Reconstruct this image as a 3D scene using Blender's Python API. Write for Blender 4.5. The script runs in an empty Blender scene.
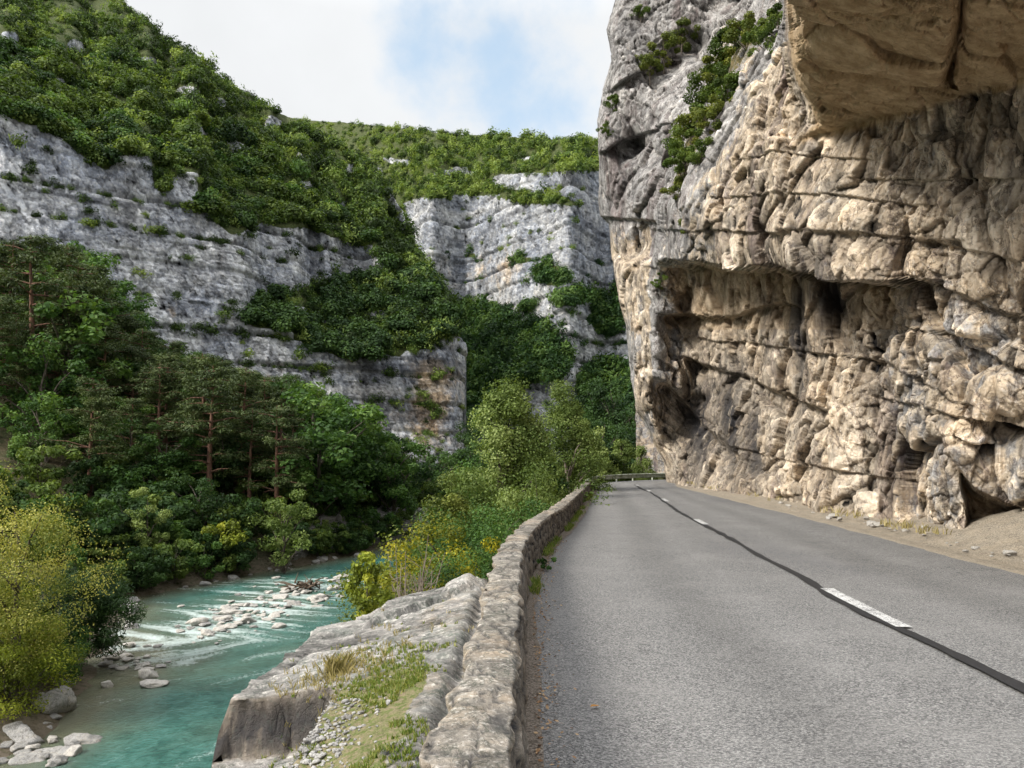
import bpy, math, random
import numpy as np
from mathutils import Vector

# ------------------------------------------------------------------ camera, sky, sun, exposure
sc = bpy.context.scene
COL = sc.collection
FPX, HZ, CX, EYE = 750.0, 455.0, 512.0, 1.6
cam_d = bpy.data.cameras.new("camera"); cam = bpy.data.objects.new("camera", cam_d); COL.objects.link(cam)
cam.location = (0, 0, EYE); cam.rotation_euler = (math.radians(90), 0, 0)
cam_d.sensor_width = 36; cam_d.lens = FPX / 1024 * 36; cam_d.shift_y = (HZ - 384) / 1024
cam_d.clip_start = 0.05; cam_d.clip_end = 6000
sc.camera = cam

SUN_EL, SUN_AZ = math.radians(37), math.radians(240)      # azimuth clockwise from +Y: behind and to the left of the camera
sun_dir = Vector((math.sin(SUN_AZ) * math.cos(SUN_EL), math.cos(SUN_AZ) * math.cos(SUN_EL), math.sin(SUN_EL)))
sd = bpy.data.lights.new("sun", 'SUN'); sd.energy = 2.0; sd.angle = math.radians(18); sd.color = (1.0, 0.94, 0.84)
so = bpy.data.objects.new("sun", sd); COL.objects.link(so)
so.rotation_euler = (-sun_dir).to_track_quat('-Z', 'Y').to_euler()

wd = bpy.data.worlds.new("World"); sc.world = wd; wd.use_nodes = True
nt = wd.node_tree; nt.nodes.clear()
def N(t, kind, **kw):
    n = t.nodes.new(kind)
    for k, v in kw.items():
        setattr(n, k, v)
    return n
def L(t, a, b): t.links.new(a, b)
out = N(nt, 'ShaderNodeOutputWorld'); bg = N(nt, 'ShaderNodeBackground')
sky = N(nt, 'ShaderNodeTexSky', sky_type='NISHITA'); sky.sun_disc = False
sky.sun_elevation = SUN_EL; sky.sun_rotation = SUN_AZ
tc = N(nt, 'ShaderNodeTexCoord')
sep = N(nt, 'ShaderNodeSeparateXYZ'); L(nt, tc.outputs['Generated'], sep.inputs[0])
no = N(nt, 'ShaderNodeTexNoise'); no.inputs['Scale'].default_value = 3.2; no.inputs['Detail'].default_value = 8; no.inputs['Roughness'].default_value = .55
L(nt, tc.outputs['Generated'], no.inputs['Vector'])
# a thinner patch of cloud round one direction, its edge broken by noise
dv = Vector((-0.03, 1.0, 0.535)).normalized()
dot = N(nt, 'ShaderNodeVectorMath', operation='DISTANCE'); L(nt, tc.outputs['Generated'], dot.inputs[0]); dot.inputs[1].default_value = dv
pat = N(nt, 'ShaderNodeMath', operation='MULTIPLY_ADD'); L(nt, no.outputs['Fac'], pat.inputs[0]); pat.inputs[1].default_value = -0.75; L(nt, dot.outputs['Value'], pat.inputs[2])
mr = N(nt, 'ShaderNodeMapRange', interpolation_type='SMOOTHSTEP'); L(nt, pat.outputs[0], mr.inputs['Value'])
mr.inputs['From Min'].default_value = -0.40; mr.inputs['From Max'].default_value = -0.27; mr.inputs['To Min'].default_value = 0.0; mr.inputs['To Max'].default_value = 1.0
mr2 = N(nt, 'ShaderNodeMapRange'); L(nt, no.outputs['Fac'], mr2.inputs['Value'])
mr2.inputs['From Min'].default_value = .3; mr2.inputs['From Max'].default_value = .75; mr2.inputs['To Min'].default_value = 0.90; mr2.inputs['To Max'].default_value = 1.04
zen = N(nt, 'ShaderNodeMapRange'); L(nt, sep.outputs['Z'], zen.inputs['Value'])
zen.inputs['From Min'].default_value = .5; zen.inputs['From Max'].default_value = 1.0; zen.inputs['To Min'].default_value = 1.0; zen.inputs['To Max'].default_value = 2.9
mm = N(nt, 'ShaderNodeMath', operation='MULTIPLY'); L(nt, mr2.outputs[0], mm.inputs[0]); L(nt, zen.outputs[0], mm.inputs[1])
SKY_STR = 0.1
cl = N(nt, 'ShaderNodeVectorMath', operation='SCALE'); cl.inputs[0].default_value = (3.3, 3.36, 3.42); L(nt, mm.outputs[0], cl.inputs['Scale'])
thin = N(nt, 'ShaderNodeMix', data_type='RGBA'); thin.inputs['Factor'].default_value = .72
L(nt, sky.outputs[0], thin.inputs['A']); thin.inputs['B'].default_value = (2.3, 2.85, 3.3, 1)
mx = N(nt, 'ShaderNodeMix', data_type='RGBA'); L(nt, mr.outputs[0], mx.inputs['Factor']); L(nt, thin.outputs['Result'], mx.inputs['A']); L(nt, cl.outputs[0], mx.inputs['B'])
L(nt, mx.outputs['Result'], bg.inputs['Color']); bg.inputs['Strength'].default_value = SKY_STR
L(nt, bg.outputs[0], out.inputs['Surface'])

vs = sc.view_settings; vs.view_transform = 'Standard'; vs.look = 'None'; vs.gamma = 1; vs.use_curve_mapping = False
vs.exposure = 1.5
try:
    sc.cycles.use_denoising = True; sc.cycles.denoiser = 'OPENIMAGEDENOISE'
    sc.cycles.use_adaptive_sampling = True; sc.cycles.adaptive_threshold = 0.02
    sc.cycles.max_bounces = 6; sc.cycles.transparent_max_bounces = 4
except Exception:
    pass

# ------------------------------------------------------------------ noise
def U(a): return np.asarray(a).astype(np.int64).astype(np.uint32)
def hsh(ix, iy, iz, seed):
    with np.errstate(over='ignore'):
        h = U(ix) * np.uint32(374761393) + U(iy) * np.uint32(668265263) + U(iz) * np.uint32(2246822519) + np.uint32((seed * 3266489917) & 0xffffffff)
        h = (h ^ (h >> np.uint32(13))) * np.uint32(1274126177)
        h = (h ^ (h >> np.uint32(16))) * np.uint32(2654435769)
        h = h ^ (h >> np.uint32(15))
    return h.astype(np.float64) / 4294967296.0
def vnoise(P, seed=0):
    P = np.asarray(P, float); b = np.floor(P); f = P - b; f = f * f * (3 - 2 * f); r = 0
    for dx in (0, 1):
        wx = f[..., 0] if dx else 1 - f[..., 0]
        for dy in (0, 1):
            wy = f[..., 1] if dy else 1 - f[..., 1]
            for dz in (0, 1):
                wz = f[..., 2] if dz else 1 - f[..., 2]
                r = r + wx * wy * wz * hsh(b[..., 0] + dx, b[..., 1] + dy, b[..., 2] + dz, seed)
    return r * 2 - 1
def fbm(P, octv=4, seed=0, gain=.5):
    P = np.asarray(P, float); r = 0; a = 1; t = 0
    for i in range(octv):
        r = r + a * vnoise(P * 2.03 ** i + i * 17.3, seed + i); t += a; a *= gain
    return r / t
def facets(P, scale, seed, tilt=.9):
    """broken-rock relief: every cell is a tilted flat face; returns offset (about -1..1) and the border distance"""
    q = np.asarray(P, float) / np.asarray(scale, float); b = np.floor(q - .5)
    d1 = np.full(q.shape[:-1], 9.); d2 = d1.copy(); best = np.zeros(q.shape)
    for dx in (0, 1):
        for dy in (0, 1):
            for dz in (0, 1):
                c = b + (dx, dy, dz)
                ct = c + .5 + .8 * (np.stack([hsh(c[..., 0], c[..., 1], c[..., 2], seed + k) for k in range(3)], -1) - .5)
                d = (np.abs(q - ct) ** 3.2).sum(-1) ** .625; m = d < d1
                d2 = np.where(m, d1, np.minimum(d2, d)); d1 = np.where(m, d, d1)
                best = np.where(m[..., None], ct, best)
    k = np.floor(best * 64)
    rv = np.stack([hsh(k[..., 0], k[..., 1], k[..., 2], seed + 11 + j) for j in range(4)], -1) - .5
    return rv[..., 3] * .8 + tilt * 2 * ((q - best) * rv[..., :3]).sum(-1), np.sqrt(d2) - np.sqrt(d1)
def sst(a, b, x):
    t = np.clip((x - a) / (b - a), 0, 1); return t * t * (3 - 2 * t)
def lerp1(x, pts):
    p = np.array(pts, float); return np.interp(x, p[:, 0], p[:, 1])
def smooth1(x, pts):
    """rounded polyline: average of shifted linear interpolations"""
    p = np.array(pts, float); x = np.asarray(x, float); w = .06 * (p[-1, 0] - p[0, 0]) / max(1, len(p) - 1) * 3
    return sum(np.interp(x + k * w / 4, p[:, 0], p[:, 1]) for k in range(-4, 5)) / 9
def inpoly(px, py, poly):
    r = np.zeros(np.shape(px), bool); n = len(poly)
    for i in range(n):
        x1, y1 = poly[i]; x2, y2 = poly[(i + 1) % n]
        if y1 == y2: continue
        c = ((y1 > py) != (y2 > py)) & (px < (x2 - x1) * (py - y1) / (y2 - y1) + x1); r ^= c
    return r
def blur(M, r):
    M = M.astype(float)
    for ax in (0, 1):
        for _ in range(2):
            k = 2 * r + 1; pad = [(0, 0), (0, 0)]; pad[ax] = (r + 1, r)
            c = np.cumsum(np.pad(M, pad, mode='edge'), ax)
            M = (np.take(c, range(k, c.shape[ax]), ax) - np.take(c, range(0, c.shape[ax] - k), ax)) / k
    return M
def unproj(px, py, D):
    return np.stack([(px - CX) / FPX * D, D + 0 * px, EYE + (HZ - py) / FPX * D], -1)

# ------------------------------------------------------------------ mesh helpers
def mesh_obj(name, V, F, mat, parent=None, attrs=None, smooth=False):
    """V (n,3); F (m,k) one face size, or a list of such arrays"""
    Fs = F if isinstance(F, list) else [F]
    me = bpy.data.meshes.new(name); V = np.ascontiguousarray(V, np.float32)
    me.vertices.add(len(V)); me.vertices.foreach_set('co', V.ravel())
    tot = np.concatenate([np.full(len(f), f.shape[1], np.int32) for f in Fs])
    me.loops.add(int(tot.sum())); me.polygons.add(len(tot))
    me.loops.foreach_set('vertex_index', np.concatenate([f.ravel() for f in Fs]).astype(np.int32))
    me.polygons.foreach_set('loop_start', np.concatenate([[0], np.cumsum(tot)[:-1]]).astype(np.int32))
    if smooth: me.polygons.foreach_set('use_smooth', np.ones(len(tot), bool))
    me.update(calc_edges=True)
    for k, a in (attrs or {}).items():
        at = me.attributes.new(k, 'FLOAT', 'POINT'); at.data.foreach_set('value', np.ascontiguousarray(a, np.float32).ravel())
    if mat: me.materials.append(mat)
    o = bpy.data.objects.new(name, me); COL.objects.link(o)
    if parent: o.parent = parent
    return o
def gridF(nr, nc, flip=False):
    i = np.arange(nr * nc).reshape(nr, nc)
    f = np.stack([i[:-1, :-1], i[1:, :-1], i[1:, 1:], i[:-1, 1:]], -1).reshape(-1, 4)
    return f[:, ::-1] if flip else f
def grid_obj(name, G, mat, attrs=None, flip=False, smooth=True, parent=None):
    nr, nc = G.shape[:2]
    return mesh_obj(name, G.reshape(-1, 3), gridF(nr, nc, flip), mat, parent, attrs, smooth)
def grid_normals(G):
    n = np.cross(np.gradient(G, axis=1), np.gradient(G, axis=0)); n /= np.linalg.norm(n, axis=-1, keepdims=True) + 1e-12
    return n
def tag(o, label=None, cat=None, group=None, kind=None):
    if label: o['label'] = label
    if cat: o['category'] = cat
    if group: o['group'] = group
    if kind: o['kind'] = kind
    return o
def empty(name, loc=(0, 0, 0), rz=0):
    o = bpy.data.objects.new(name, None); COL.objects.link(o); o.location = loc; o.rotation_euler = (0, 0, rz); o.empty_display_size = .2
    return o
def dup(root, loc, rz, scale, label=None, group=None):
    r = root.copy(); COL.objects.link(r); r.location = loc; r.rotation_euler = (0, 0, rz); r.scale = scale
    if label: r['label'] = label
    if group: r['group'] = group
    for ch in list(root.children):
        c = ch.copy(); COL.objects.link(c); c.parent = r
    return r
def tube(pts, rad, ns=7, rng=None):
    pts = np.array(pts, float); n = len(pts); rad = np.broadcast_to(rad, (n,))
    T = np.gradient(pts, axis=0); T /= np.linalg.norm(T, axis=1, keepdims=True) + 1e-9
    A = np.where(np.abs(T[:, 2:3]) < .9, np.array([[0, 0, 1.]]), np.array([[1., 0, 0]]))
    u = np.cross(T, A); u /= np.linalg.norm(u, axis=1, keepdims=True) + 1e-9; v = np.cross(T, u)
    a = np.linspace(0, 2 * np.pi, ns, endpoint=False)
    V = pts[:, None] + rad[:, None, None] * (np.cos(a)[None, :, None] * u[:, None] + np.sin(a)[None, :, None] * v[:, None])
    i = np.arange(n * ns).reshape(n, ns); j = np.roll(i, -1, 1)
    return V.reshape(-1, 3), np.stack([i[:-1], j[:-1], j[1:], i[1:]], -1).reshape(-1, 4)
class MB:
    def __init__(s): s.V = []; s.F = []; s.n = 0
    def add(s, V, F): s.V.append(np.asarray(V, float)); s.F.append(np.asarray(F) + s.n); s.n += len(V)
    def get(s): return np.concatenate(s.V), np.concatenate(s.F)

# ------------------------------------------------------------------ materials
def new_mat(name):
    m = bpy.data.materials.new(name); m.use_nodes = True; t = m.node_tree; t.nodes.clear()
    o = N(t, 'ShaderNodeOutputMaterial'); p = N(t, 'ShaderNodeBsdfPrincipled'); L(t, p.outputs[0], o.inputs['Surface'])
    p.inputs['Roughness'].default_value = .9
    try: p.inputs['Specular IOR Level'].default_value = .2
    except Exception: pass
    return m, t, p, o
def rgb(c): return (c[0], c[1], c[2], 1)
def mixc(t, fac, a, b, blend='MIX'):
    m = N(t, 'ShaderNodeMix', data_type='RGBA', blend_type=blend)
    for s, v in ((m.inputs['Factor'], fac), (m.inputs['A'], a), (m.inputs['B'], b)):
        if isinstance(v, (int, float)): s.default_value = v
        elif isinstance(v, (tuple, list)): s.default_value = rgb(v)
        else: L(t, v, s)
    return m.outputs['Result']
def noise_n(t, scale, detail=6, rough=.6, vec=None, dist=0, mapscale=None):
    n = N(t, 'ShaderNodeTexNoise'); n.inputs['Scale'].default_value = scale; n.inputs['Detail'].default_value = detail
    n.inputs['Roughness'].default_value = rough; n.inputs['Distortion'].default_value = dist
    if mapscale:
        mp = N(t, 'ShaderNodeMapping'); mp.inputs['Scale'].default_value = mapscale; L(t, vec, mp.inputs['Vector']); L(t, mp.outputs[0], n.inputs['Vector'])
    elif vec is not None: L(t, vec, n.inputs['Vector'])
    return n.outputs['Fac']
def ramp(t, v, a, b, lo=0., hi=1., smooth=True):
    m = N(t, 'ShaderNodeMapRange'); m.interpolation_type = 'SMOOTHSTEP' if smooth else 'LINEAR'; L(t, v, m.inputs['Value'])
    m.inputs['From Min'].default_value = a; m.inputs['From Max'].default_value = b; m.inputs['To Min'].default_value = lo; m.inputs['To Max'].default_value = hi
    return m.outputs[0]
def math_n(t, op, a, b=None):
    m = N(t, 'ShaderNodeMath', operation=op)
    for i, v in enumerate((a, b)):
        if v is None: continue
        if isinstance(v, (int, float)): m.inputs[i].default_value = v
        else: L(t, v, m.inputs[i])
    return m.outputs[0]
def attr(t, name):
    a = N(t, 'ShaderNodeAttribute'); a.attribute_name = name; return a.outputs['Fac']
def objco(t): return N(t, 'ShaderNodeTexCoord').outputs['Object']
def bump(t, p, h, strength, dist):
    b = N(t, 'ShaderNodeBump'); b.inputs['Strength'].default_value = strength; b.inputs['Distance'].default_value = dist
    L(t, h, b.inputs['Height']); L(t, b.outputs[0], p.inputs['Normal'])

def rock_mat(name, s, gray, gray2, warm, warm2, dark, bump_d, streak=.8, ground=((.05, .06, .02), (.13, .11, .06)), wn=1.3, bedline=.12, fiss=.6):
    """s: how many metres the middling patches measure.  attributes: warm, stain, ochre, veg"""
    m, t, p, o = new_mat(name); co = objco(t)
    n1 = noise_n(t, 1 / s, 8, .62, co); n2 = noise_n(t, 4 / s, 8, .65, co); n3 = noise_n(t, 18 / s, 6, .7, co)
    st = noise_n(t, 1.1 / s, 7, .62, co, .3, (1, 1, .10)); st2 = noise_n(t, 3.2 / s, 6, .6, co, .2, (1, 1, .07))
    hb = noise_n(t, 1.0 / s, 6, .6, co, .2, (.15, .15, 1.6))
    g = mixc(t, ramp(t, n1, .35, .65), gray, gray2)
    g = mixc(t, ramp(t, n2, .3, .75), mixc(t, .5, g, (gray[0] * .6, gray[1] * .6, gray[2] * .62)), g)
    w = mixc(t, ramp(t, n1, .38, .62), warm, warm2)
    w = mixc(t, ramp(t, n2, .35, .7), mixc(t, .55, w, (warm2[0] * .55, warm2[1] * .5, warm2[2] * .45)), w)
    wf = math_n(t, 'ADD', attr(t, 'warm'), math_n(t, 'MULTIPLY', math_n(t, 'SUBTRACT', math_n(t, 'ADD', math_n(t, 'MULTIPLY', n2, .6), math_n(t, 'MULTIPLY', n1, .6)), .6), wn))
    c = mixc(t, ramp(t, wf, .3, .7), g, w)
    for fs_, fz, fw in ((.75, .45, .018), (2.4, .6, .022)):
        fi = math_n(t, 'ABSOLUTE', math_n(t, 'SUBTRACT', noise_n(t, fs_ / s, 6, .62, co, .5, (1, 1, fz)), .5))
        c = mixc(t, ramp(t, fi, 0, fw, fiss, 0), c, (dark[0] * .5, dark[1] * .48, dark[2] * .45))
    # pale calcite bloom, dark lichen streaks running down, bedding tint
    c = mixc(t, math_n(t, 'MULTIPLY', ramp(t, n3, .50, .72), .6), c, (.64, .61, .565))
    c = mixc(t, math_n(t, 'MULTIPLY', ramp(t, st, .52, .70), streak), c, dark)
    c = mixc(t, math_n(t, 'MULTIPLY', ramp(t, st2, .56, .70), streak * .6), c, (dark[0] * 1.4, dark[1] * 1.4, dark[2] * 1.4))
    hb2 = noise_n(t, 1.7 / s, 5, .55, co, .15, (.10, .10, 1.5))
    c = mixc(t, math_n(t, 'MULTIPLY', ramp(t, hb2, .57, .64), bedline), c, (dark[0] * .8, dark[1] * .8, dark[2] * .8))
    c = mixc(t, math_n(t, 'MULTIPLY', ramp(t, hb2, .40, .33), bedline * .6), c, (.58, .57, .55))
    c = mixc(t, math_n(t, 'MULTIPLY', ramp(t, hb, .55, .7), .35), c, (gray[0] * .55, gray[1] * .55, gray[2] * .55))
    tn_ = N(t, 'ShaderNodeVectorMath', operation='SCALE'); L(t, c, tn_.inputs[0]); L(t, math_n(t, 'ADD', math_n(t, 'MULTIPLY', attr(t, 'tone'), 1.15), 1.0), tn_.inputs['Scale']); c = tn_.outputs[0]
    c = mixc(t, attr(t, 'ochre'), c, mixc(t, ramp(t, n2, .3, .7), (.35, .23, .115), (.64, .475, .29)))
    sf = math_n(t, 'MULTIPLY', attr(t, 'stain_shade'), ramp(t, st2, .22, .48))
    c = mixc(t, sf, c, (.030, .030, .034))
    c = mixc(t, math_n(t, 'MULTIPLY', ramp(t, n3, .25, .5, 1, 0), .35), c, (dark[0] * .8, dark[1] * .8, dark[2] * .8))
    gf = math_n(t, 'ADD', attr(t, 'veg'), math_n(t, 'MULTIPLY', math_n(t, 'SUBTRACT', n2, .5), .9))
    c = mixc(t, ramp(t, gf, .4, .6), c, mixc(t, ramp(t, n3, .35, .65), ground[0], ground[1]))
    L(t, c, p.inputs['Base Color']); p.inputs['Roughness'].default_value = .92
    rg_ = math_n(t, 'ABSOLUTE', math_n(t, 'SUBTRACT', noise_n(t, 7 / s, 5, .6, co, .4), .5))
    h = math_n(t, 'ADD', math_n(t, 'MULTIPLY', n3, .7), math_n(t, 'ADD', n2, math_n(t, 'MULTIPLY', ramp(t, rg_, 0, .06), .22)))
    bump(t, p, h, .75, bump_d)
    return m
M_near = rock_mat("cliff_limestone", 1.6, (.29, .285, .285), (.42, .41, .40), (.60, .53, .435), (.53, .435, .325), (.11, .082, .08), .10, .75, ((.06, .07, .02), (.2, .15, .08)), 2.4)
M_spur = rock_mat("spur_limestone", 9, (.27, .295, .35), (.60, .605, .615), (.46, .38, .29), (.36, .26, .17), (.065, .07, .085), .5, .62, ((.035, .055, .014), (.075, .085, .03)), bedline=.6, fiss=.35)
M_far = rock_mat("far_limestone", 16, (.25, .275, .325), (.50, .505, .51), (.49, .415, .33), (.42, .33, .24), (.095, .105, .13), .7, .6, ((.04, .06, .018), (.085, .095, .036)), bedline=.55, fiss=.3)
M_ledge = rock_mat("ledge_limestone", .7, (.215, .205, .195), (.285, .27, .255), (.31, .275, .23), (.26, .22, .175), (.11, .145, .125), .03, .25, ((.09, .12, .03), (.22, .18, .115)))
M_boul = rock_mat("boulder_limestone", .7, (.33, .325, .32), (.46, .45, .43), (.47, .42, .34), (.4, .34, .27), (.16, .15, .14), .03, .3)

def leaf_mat(name, c0, c1, c2, trans=.35, wide=False):
    """tint attribute: 0 dark .. 1 pale; a random value per object shifts it"""
    m, t, p, o = new_mat(name)
    oi = N(t, 'ShaderNodeObjectInfo')
    f = math_n(t, 'ADD', attr(t, 'tint'), math_n(t, 'MULTIPLY', math_n(t, 'SUBTRACT', oi.outputs['Random'], .5), .35))
    if wide:
        co = objco(t); f = math_n(t, 'ADD', f, math_n(t, 'MULTIPLY', math_n(t, 'SUBTRACT', noise_n(t, .06, 4, .6, co), .5), 1.3))
    r = N(t, 'ShaderNodeValToRGB'); L(t, f, r.inputs[0])
    e = r.color_ramp.elements; e[0].position = .1; e[0].color = rgb(c0); e[1].position = .95; e[1].color = rgb(c2); x = e.new(.5); x.color = rgb(c1)
    L(t, r.outputs[0], p.inputs['Base Color']); p.inputs['Roughness'].default_value = .6
    tr = N(t, 'ShaderNodeBsdfTranslucent'); L(t, mixc(t, 1.0, r.outputs[0], (1.0, 1.0, .45), 'MULTIPLY'), tr.inputs['Color'])
    mx = N(t, 'ShaderNodeMixShader'); mx.inputs[0].default_value = trans; L(t, p.outputs[0], mx.inputs[1]); L(t, tr.outputs[0], mx.inputs[2]); L(t, mx.outputs[0], o.inputs['Surface'])
    return m
M_leaf = leaf_mat("broad_leaves", (.024, .058, .016), (.068, .145, .032), (.155, .25, .06))
M_dark = leaf_mat("dark_leaves", (.020, .044, .016), (.040, .084, .024), (.080, .145, .038))
M_pine = leaf_mat("pine_needles", (.032, .050, .018), (.064, .095, .03), (.12, .155, .055), .2)
M_scrub = leaf_mat("scrub_leaves", (.038, .065, .014), (.09, .145, .028), (.19, .25, .06))
M_slope = leaf_mat("slope_leaves", (.028, .052, .013), (.10, .172, .036), (.25, .325, .08), .35, True)
M_pop = leaf_mat("poplar_leaves", (.075, .12, .028), (.17, .235, .062), (.33, .40, .15))
M_olive = leaf_mat("olive_leaves", (.06, .09, .02), (.14, .175, .036), (.27, .29, .065))
M_yel = leaf_mat("yellow_leaves", (.05, .085, .018), (.19, .225, .045), (.50, .47, .13))
M_yolk = leaf_mat("golden_leaves", (.14, .16, .018), (.36, .33, .022), (.58, .50, .05))
M_gy = leaf_mat("yellow_green_leaves", (.10, .13, .02), (.22, .27, .03), (.42, .42, .06))
M_grass = leaf_mat("grass_blades", (.07, .12, .02), (.14, .21, .035), (.35, .33, .12))
M_straw = leaf_mat("dry_grass", (.16, .14, .05), (.32, .27, .12), (.50, .42, .22))
def bark_mat(name, a, b):
    m, t, p, o = new_mat(name); co = objco(t); n = noise_n(t, 6, 5, .6, co, 0, (1, 1, .25))
    L(t, mixc(t, ramp(t, n, .35, .65), a, b), p.inputs['Base Color']); bump(t, p, n, .6, .03); return m
M_bark = bark_mat("bark", (.055, .045, .035), (.14, .12, .10)); M_red = bark_mat("red_bark", (.085, .05, .038), (.20, .11, .075)); M_twig = bark_mat("grey_twigs", (.16, .13, .11), (.28, .24, .2))
M_wood = bark_mat("driftwood", (.07, .05, .035), (.17, .13, .10))

# ------------------------------------------------------------------ plan of road, river and banks
LEFT = [(-12, .05), (0, .07), (3.83, .09), (5, .125), (7.5, .17), (9.1, .24), (10.6, .37), (12.9, .62), (15.9, 1.15), (20, 1.73), (27.3, 2.75), (35.8, 3.9)]
def xroad_l(y): return smooth1(y, LEFT)
EDGE = LEFT + [(43, 5.0), (46.5, 8.0), (49.5, 12), (53, 18), (57, 30), (60, 70)]      # outer edge of the road, onwards round the bend
XL = [(-30, -13), (22, -15.0), (25, -14.6), (31, -17.0), (36.9, -19.8), (47, -24), (54.6, -20.8), (65, -15.3), (76, -11), (95, -4), (120, 10), (160, 25), (260, 50)]
XR = [(-30, -5.0), (22, -5.2), (37, -7), (50, -9.5), (60, -7), (70, -2.5), (80, 2), (95, 8), (120, 22), (160, 38), (260, 66)]
WZ = -7.5
def terrain_h(x, y):
    xl = lerp1(y, XL); xr = lerp1(y, XR); xw = lerp1(y, EDGE) - .5
    P = np.stack([x, y, 0 * x], -1)
    n = fbm(P * .12, 4, 5); n2 = fbm(P * .6, 4, 9)
    t = xl - x
    hl = WZ - .25 + 1.5 * sst(-1, 4, t) + np.clip(t - 3, 0, lerp1(y, [(0, 90), (95, 80), (125, 30), (150, 18), (250, 14)])) * lerp1(y, [(0, .42), (100, .42), (135, .2), (300, .15)]) + n * np.clip(t, 0, 10) * .25 + n2 * .35
    mid = (xl + xr) / 2; hw = (xr - xl) / 2
    bed = WZ - .25 - .8 * np.clip(1 - np.abs(x - mid) / hw, 0, 1)
    tt = np.clip((x - xr) / np.maximum(xw - xr, .5), 0, 1)
    near = 1 - sst(9, 14, y)
    hr = WZ - .2 + (-WZ - .02) * (tt ** .75 * (1 - near) + near * sst(.0, .55, tt) * .88) + n2 * .35 * np.sin(np.pi * tt)
    far = sst(58, 70, y)
    hf = WZ - .2 + np.clip(x - xr, 0, 200) * .45 + n * 2
    hr = hr * (1 - far) + hf * far
    h = np.where(x < xl, hl, np.where(x < xr, bed, hr))
    h = np.where((x > xw) & (y < 62), -.14 + 0 * x, h)
    return h
def hz(x, y): return float(terrain_h(np.array([float(x)]), np.array([float(y)]))[0])

# terrain sheet
gx = np.concatenate([np.arange(-400, -70, 6), np.arange(-70, 32, .55), np.arange(32, 400, 8)]); gy = np.concatenate([np.arange(-60, 12, 2), np.arange(12, 110, .55), np.arange(110, 420, 5)])
X, Y = np.meshgrid(gx, gy); Z = terrain_h(X, Y)
m, t, p, o = new_mat("bank_soil"); co = objco(t); na = noise_n(t, .5, 7, .65, co); nb = noise_n(t, 4, 6, .7, co)
c = mixc(t, ramp(t, na, .4, .6), (.035, .045, .016), (.085, .07, .04)); c = mixc(t, math_n(t, 'MULTIPLY', ramp(t, nb, .5, .7), .5), c, (.16, .13, .09))
gz = N(t, 'ShaderNodeSeparateXYZ'); L(t, co, gz.inputs[0])
c = mixc(t, math_n(t, 'MULTIPLY', ramp(t, gz.outputs['Z'], WZ + .2, WZ + 1.6, 1, 0), ramp(t, nb, .3, .6)), c, (.15, .125, .095))
L(t, c, p.inputs['Base Color']); bump(t, p, nb, .9, .15)
tag(grid_obj("terrain", np.stack([X, Y, Z], -1), m, flip=True), kind='structure', label='forest soil and banks on both sides of the river')

# ------------------------------------------------------------------ road
def poly_strip(name, ys, xa, xb, mat, z, nc=12, parent=None):
    u = np.linspace(0, 1, nc)
    G = np.stack([xa[:, None] * (1 - u) + xb[:, None] * u, np.repeat(ys[:, None], nc, 1), np.full((len(ys), nc), z)], -1)
    return grid_obj(name, G, mat, flip=True, parent=parent)
RL = np.array([(.05, -12), (.07, 0), (.09, 3.83), (.125, 5), (.17, 7.5), (.24, 9.1), (.37, 10.6), (.62, 12.9), (1.15, 15.9), (1.73, 20), (2.75, 27.3), (3.9, 35.8), (4.9, 42.5), (7.6, 46.8), (11.5, 49.8), (18, 53), (30, 57), (60, 62)], float)
RR = np.array([(6.2, -12), (6.35, 0), (6.5, 3.83), (6.55, 5), (6.65, 7.5), (6.75, 9.1), (6.85, 10.6), (7.0, 12.9), (7.2, 15.9), (7.45, 20), (7.8, 27.3), (8.1, 33), (8.5, 39.0), (9.8, 42.5), (13, 45.0), (19, 47.5), (31, 51), (61, 56)], float)
CL = np.array([(3.35, -12), (3.42, 0), (3.5, 5), (3.62, 8), (3.79, 10), (4.15, 14), (4.62, 20), (5.35, 26.5), (6.0, 33), (6.35, 37.5), (6.9, 41.5), (8.6, 45.2), (12, 47.6), (18.5, 50.3), (30, 54), (60, 59)], float)
def resample(P, n):
    """Catmull-Rom through the points, n samples"""
    P = np.asarray(P, float); k = len(P) - 1; u = np.linspace(0, k - 1e-6, n); i = u.astype(int); f = (u - i)[:, None]
    g = lambda j: P[np.clip(j, 0, k)]
    a, b, c, d = g(i - 1), g(i), g(i + 1), g(i + 2)
    return .5 * (2 * b + (c - a) * f + (2 * a - 5 * b + 4 * c - d) * f ** 2 + (3 * b - a - 3 * c + d) * f ** 3)
nR = 320; A = resample(RL, nR); B = resample(RR, nR); u = np.linspace(0, 1, 30)[None, :, None]
G2 = A[:, None] * (1 - u) + B[:, None] * u
Zr = fbm(np.concatenate([G2 * .35, 0 * G2[..., :1]], -1), 3, 40) * .012
ej = fbm(np.stack([B[:, 1] * 2.0, 0 * B[:, 1], 0 * B[:, 1]], -1), 3, 77) * .10
G2[:, -1, 0] += ej; G2[:, -2, 0] += ej * .5
GR = np.concatenate([G2, Zr[..., None]], -1)
m, t, p, o = new_mat("asphalt"); co = objco(t)
f1 = noise_n(t, 75, 3, .75, co); f2 = noise_n(t, 1.1, 6, .6, co); f3 = noise_n(t, .25, 5, .6, co, 0, (1, .25, 1)); f4 = noise_n(t, 190, 2, .7, co)
vo = N(t, 'ShaderNodeTexVoronoi'); vo.inputs['Scale'].default_value = 95; L(t, co, vo.inputs['Vector'])
vs_ = N(t, 'ShaderNodeSeparateColor'); L(t, vo.outputs['Color'], vs_.inputs[0])
c = mixc(t, ramp(t, vs_.outputs[0], .1, .95, smooth=False), (.095, .094, .097), (.345, .34, .332))
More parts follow.
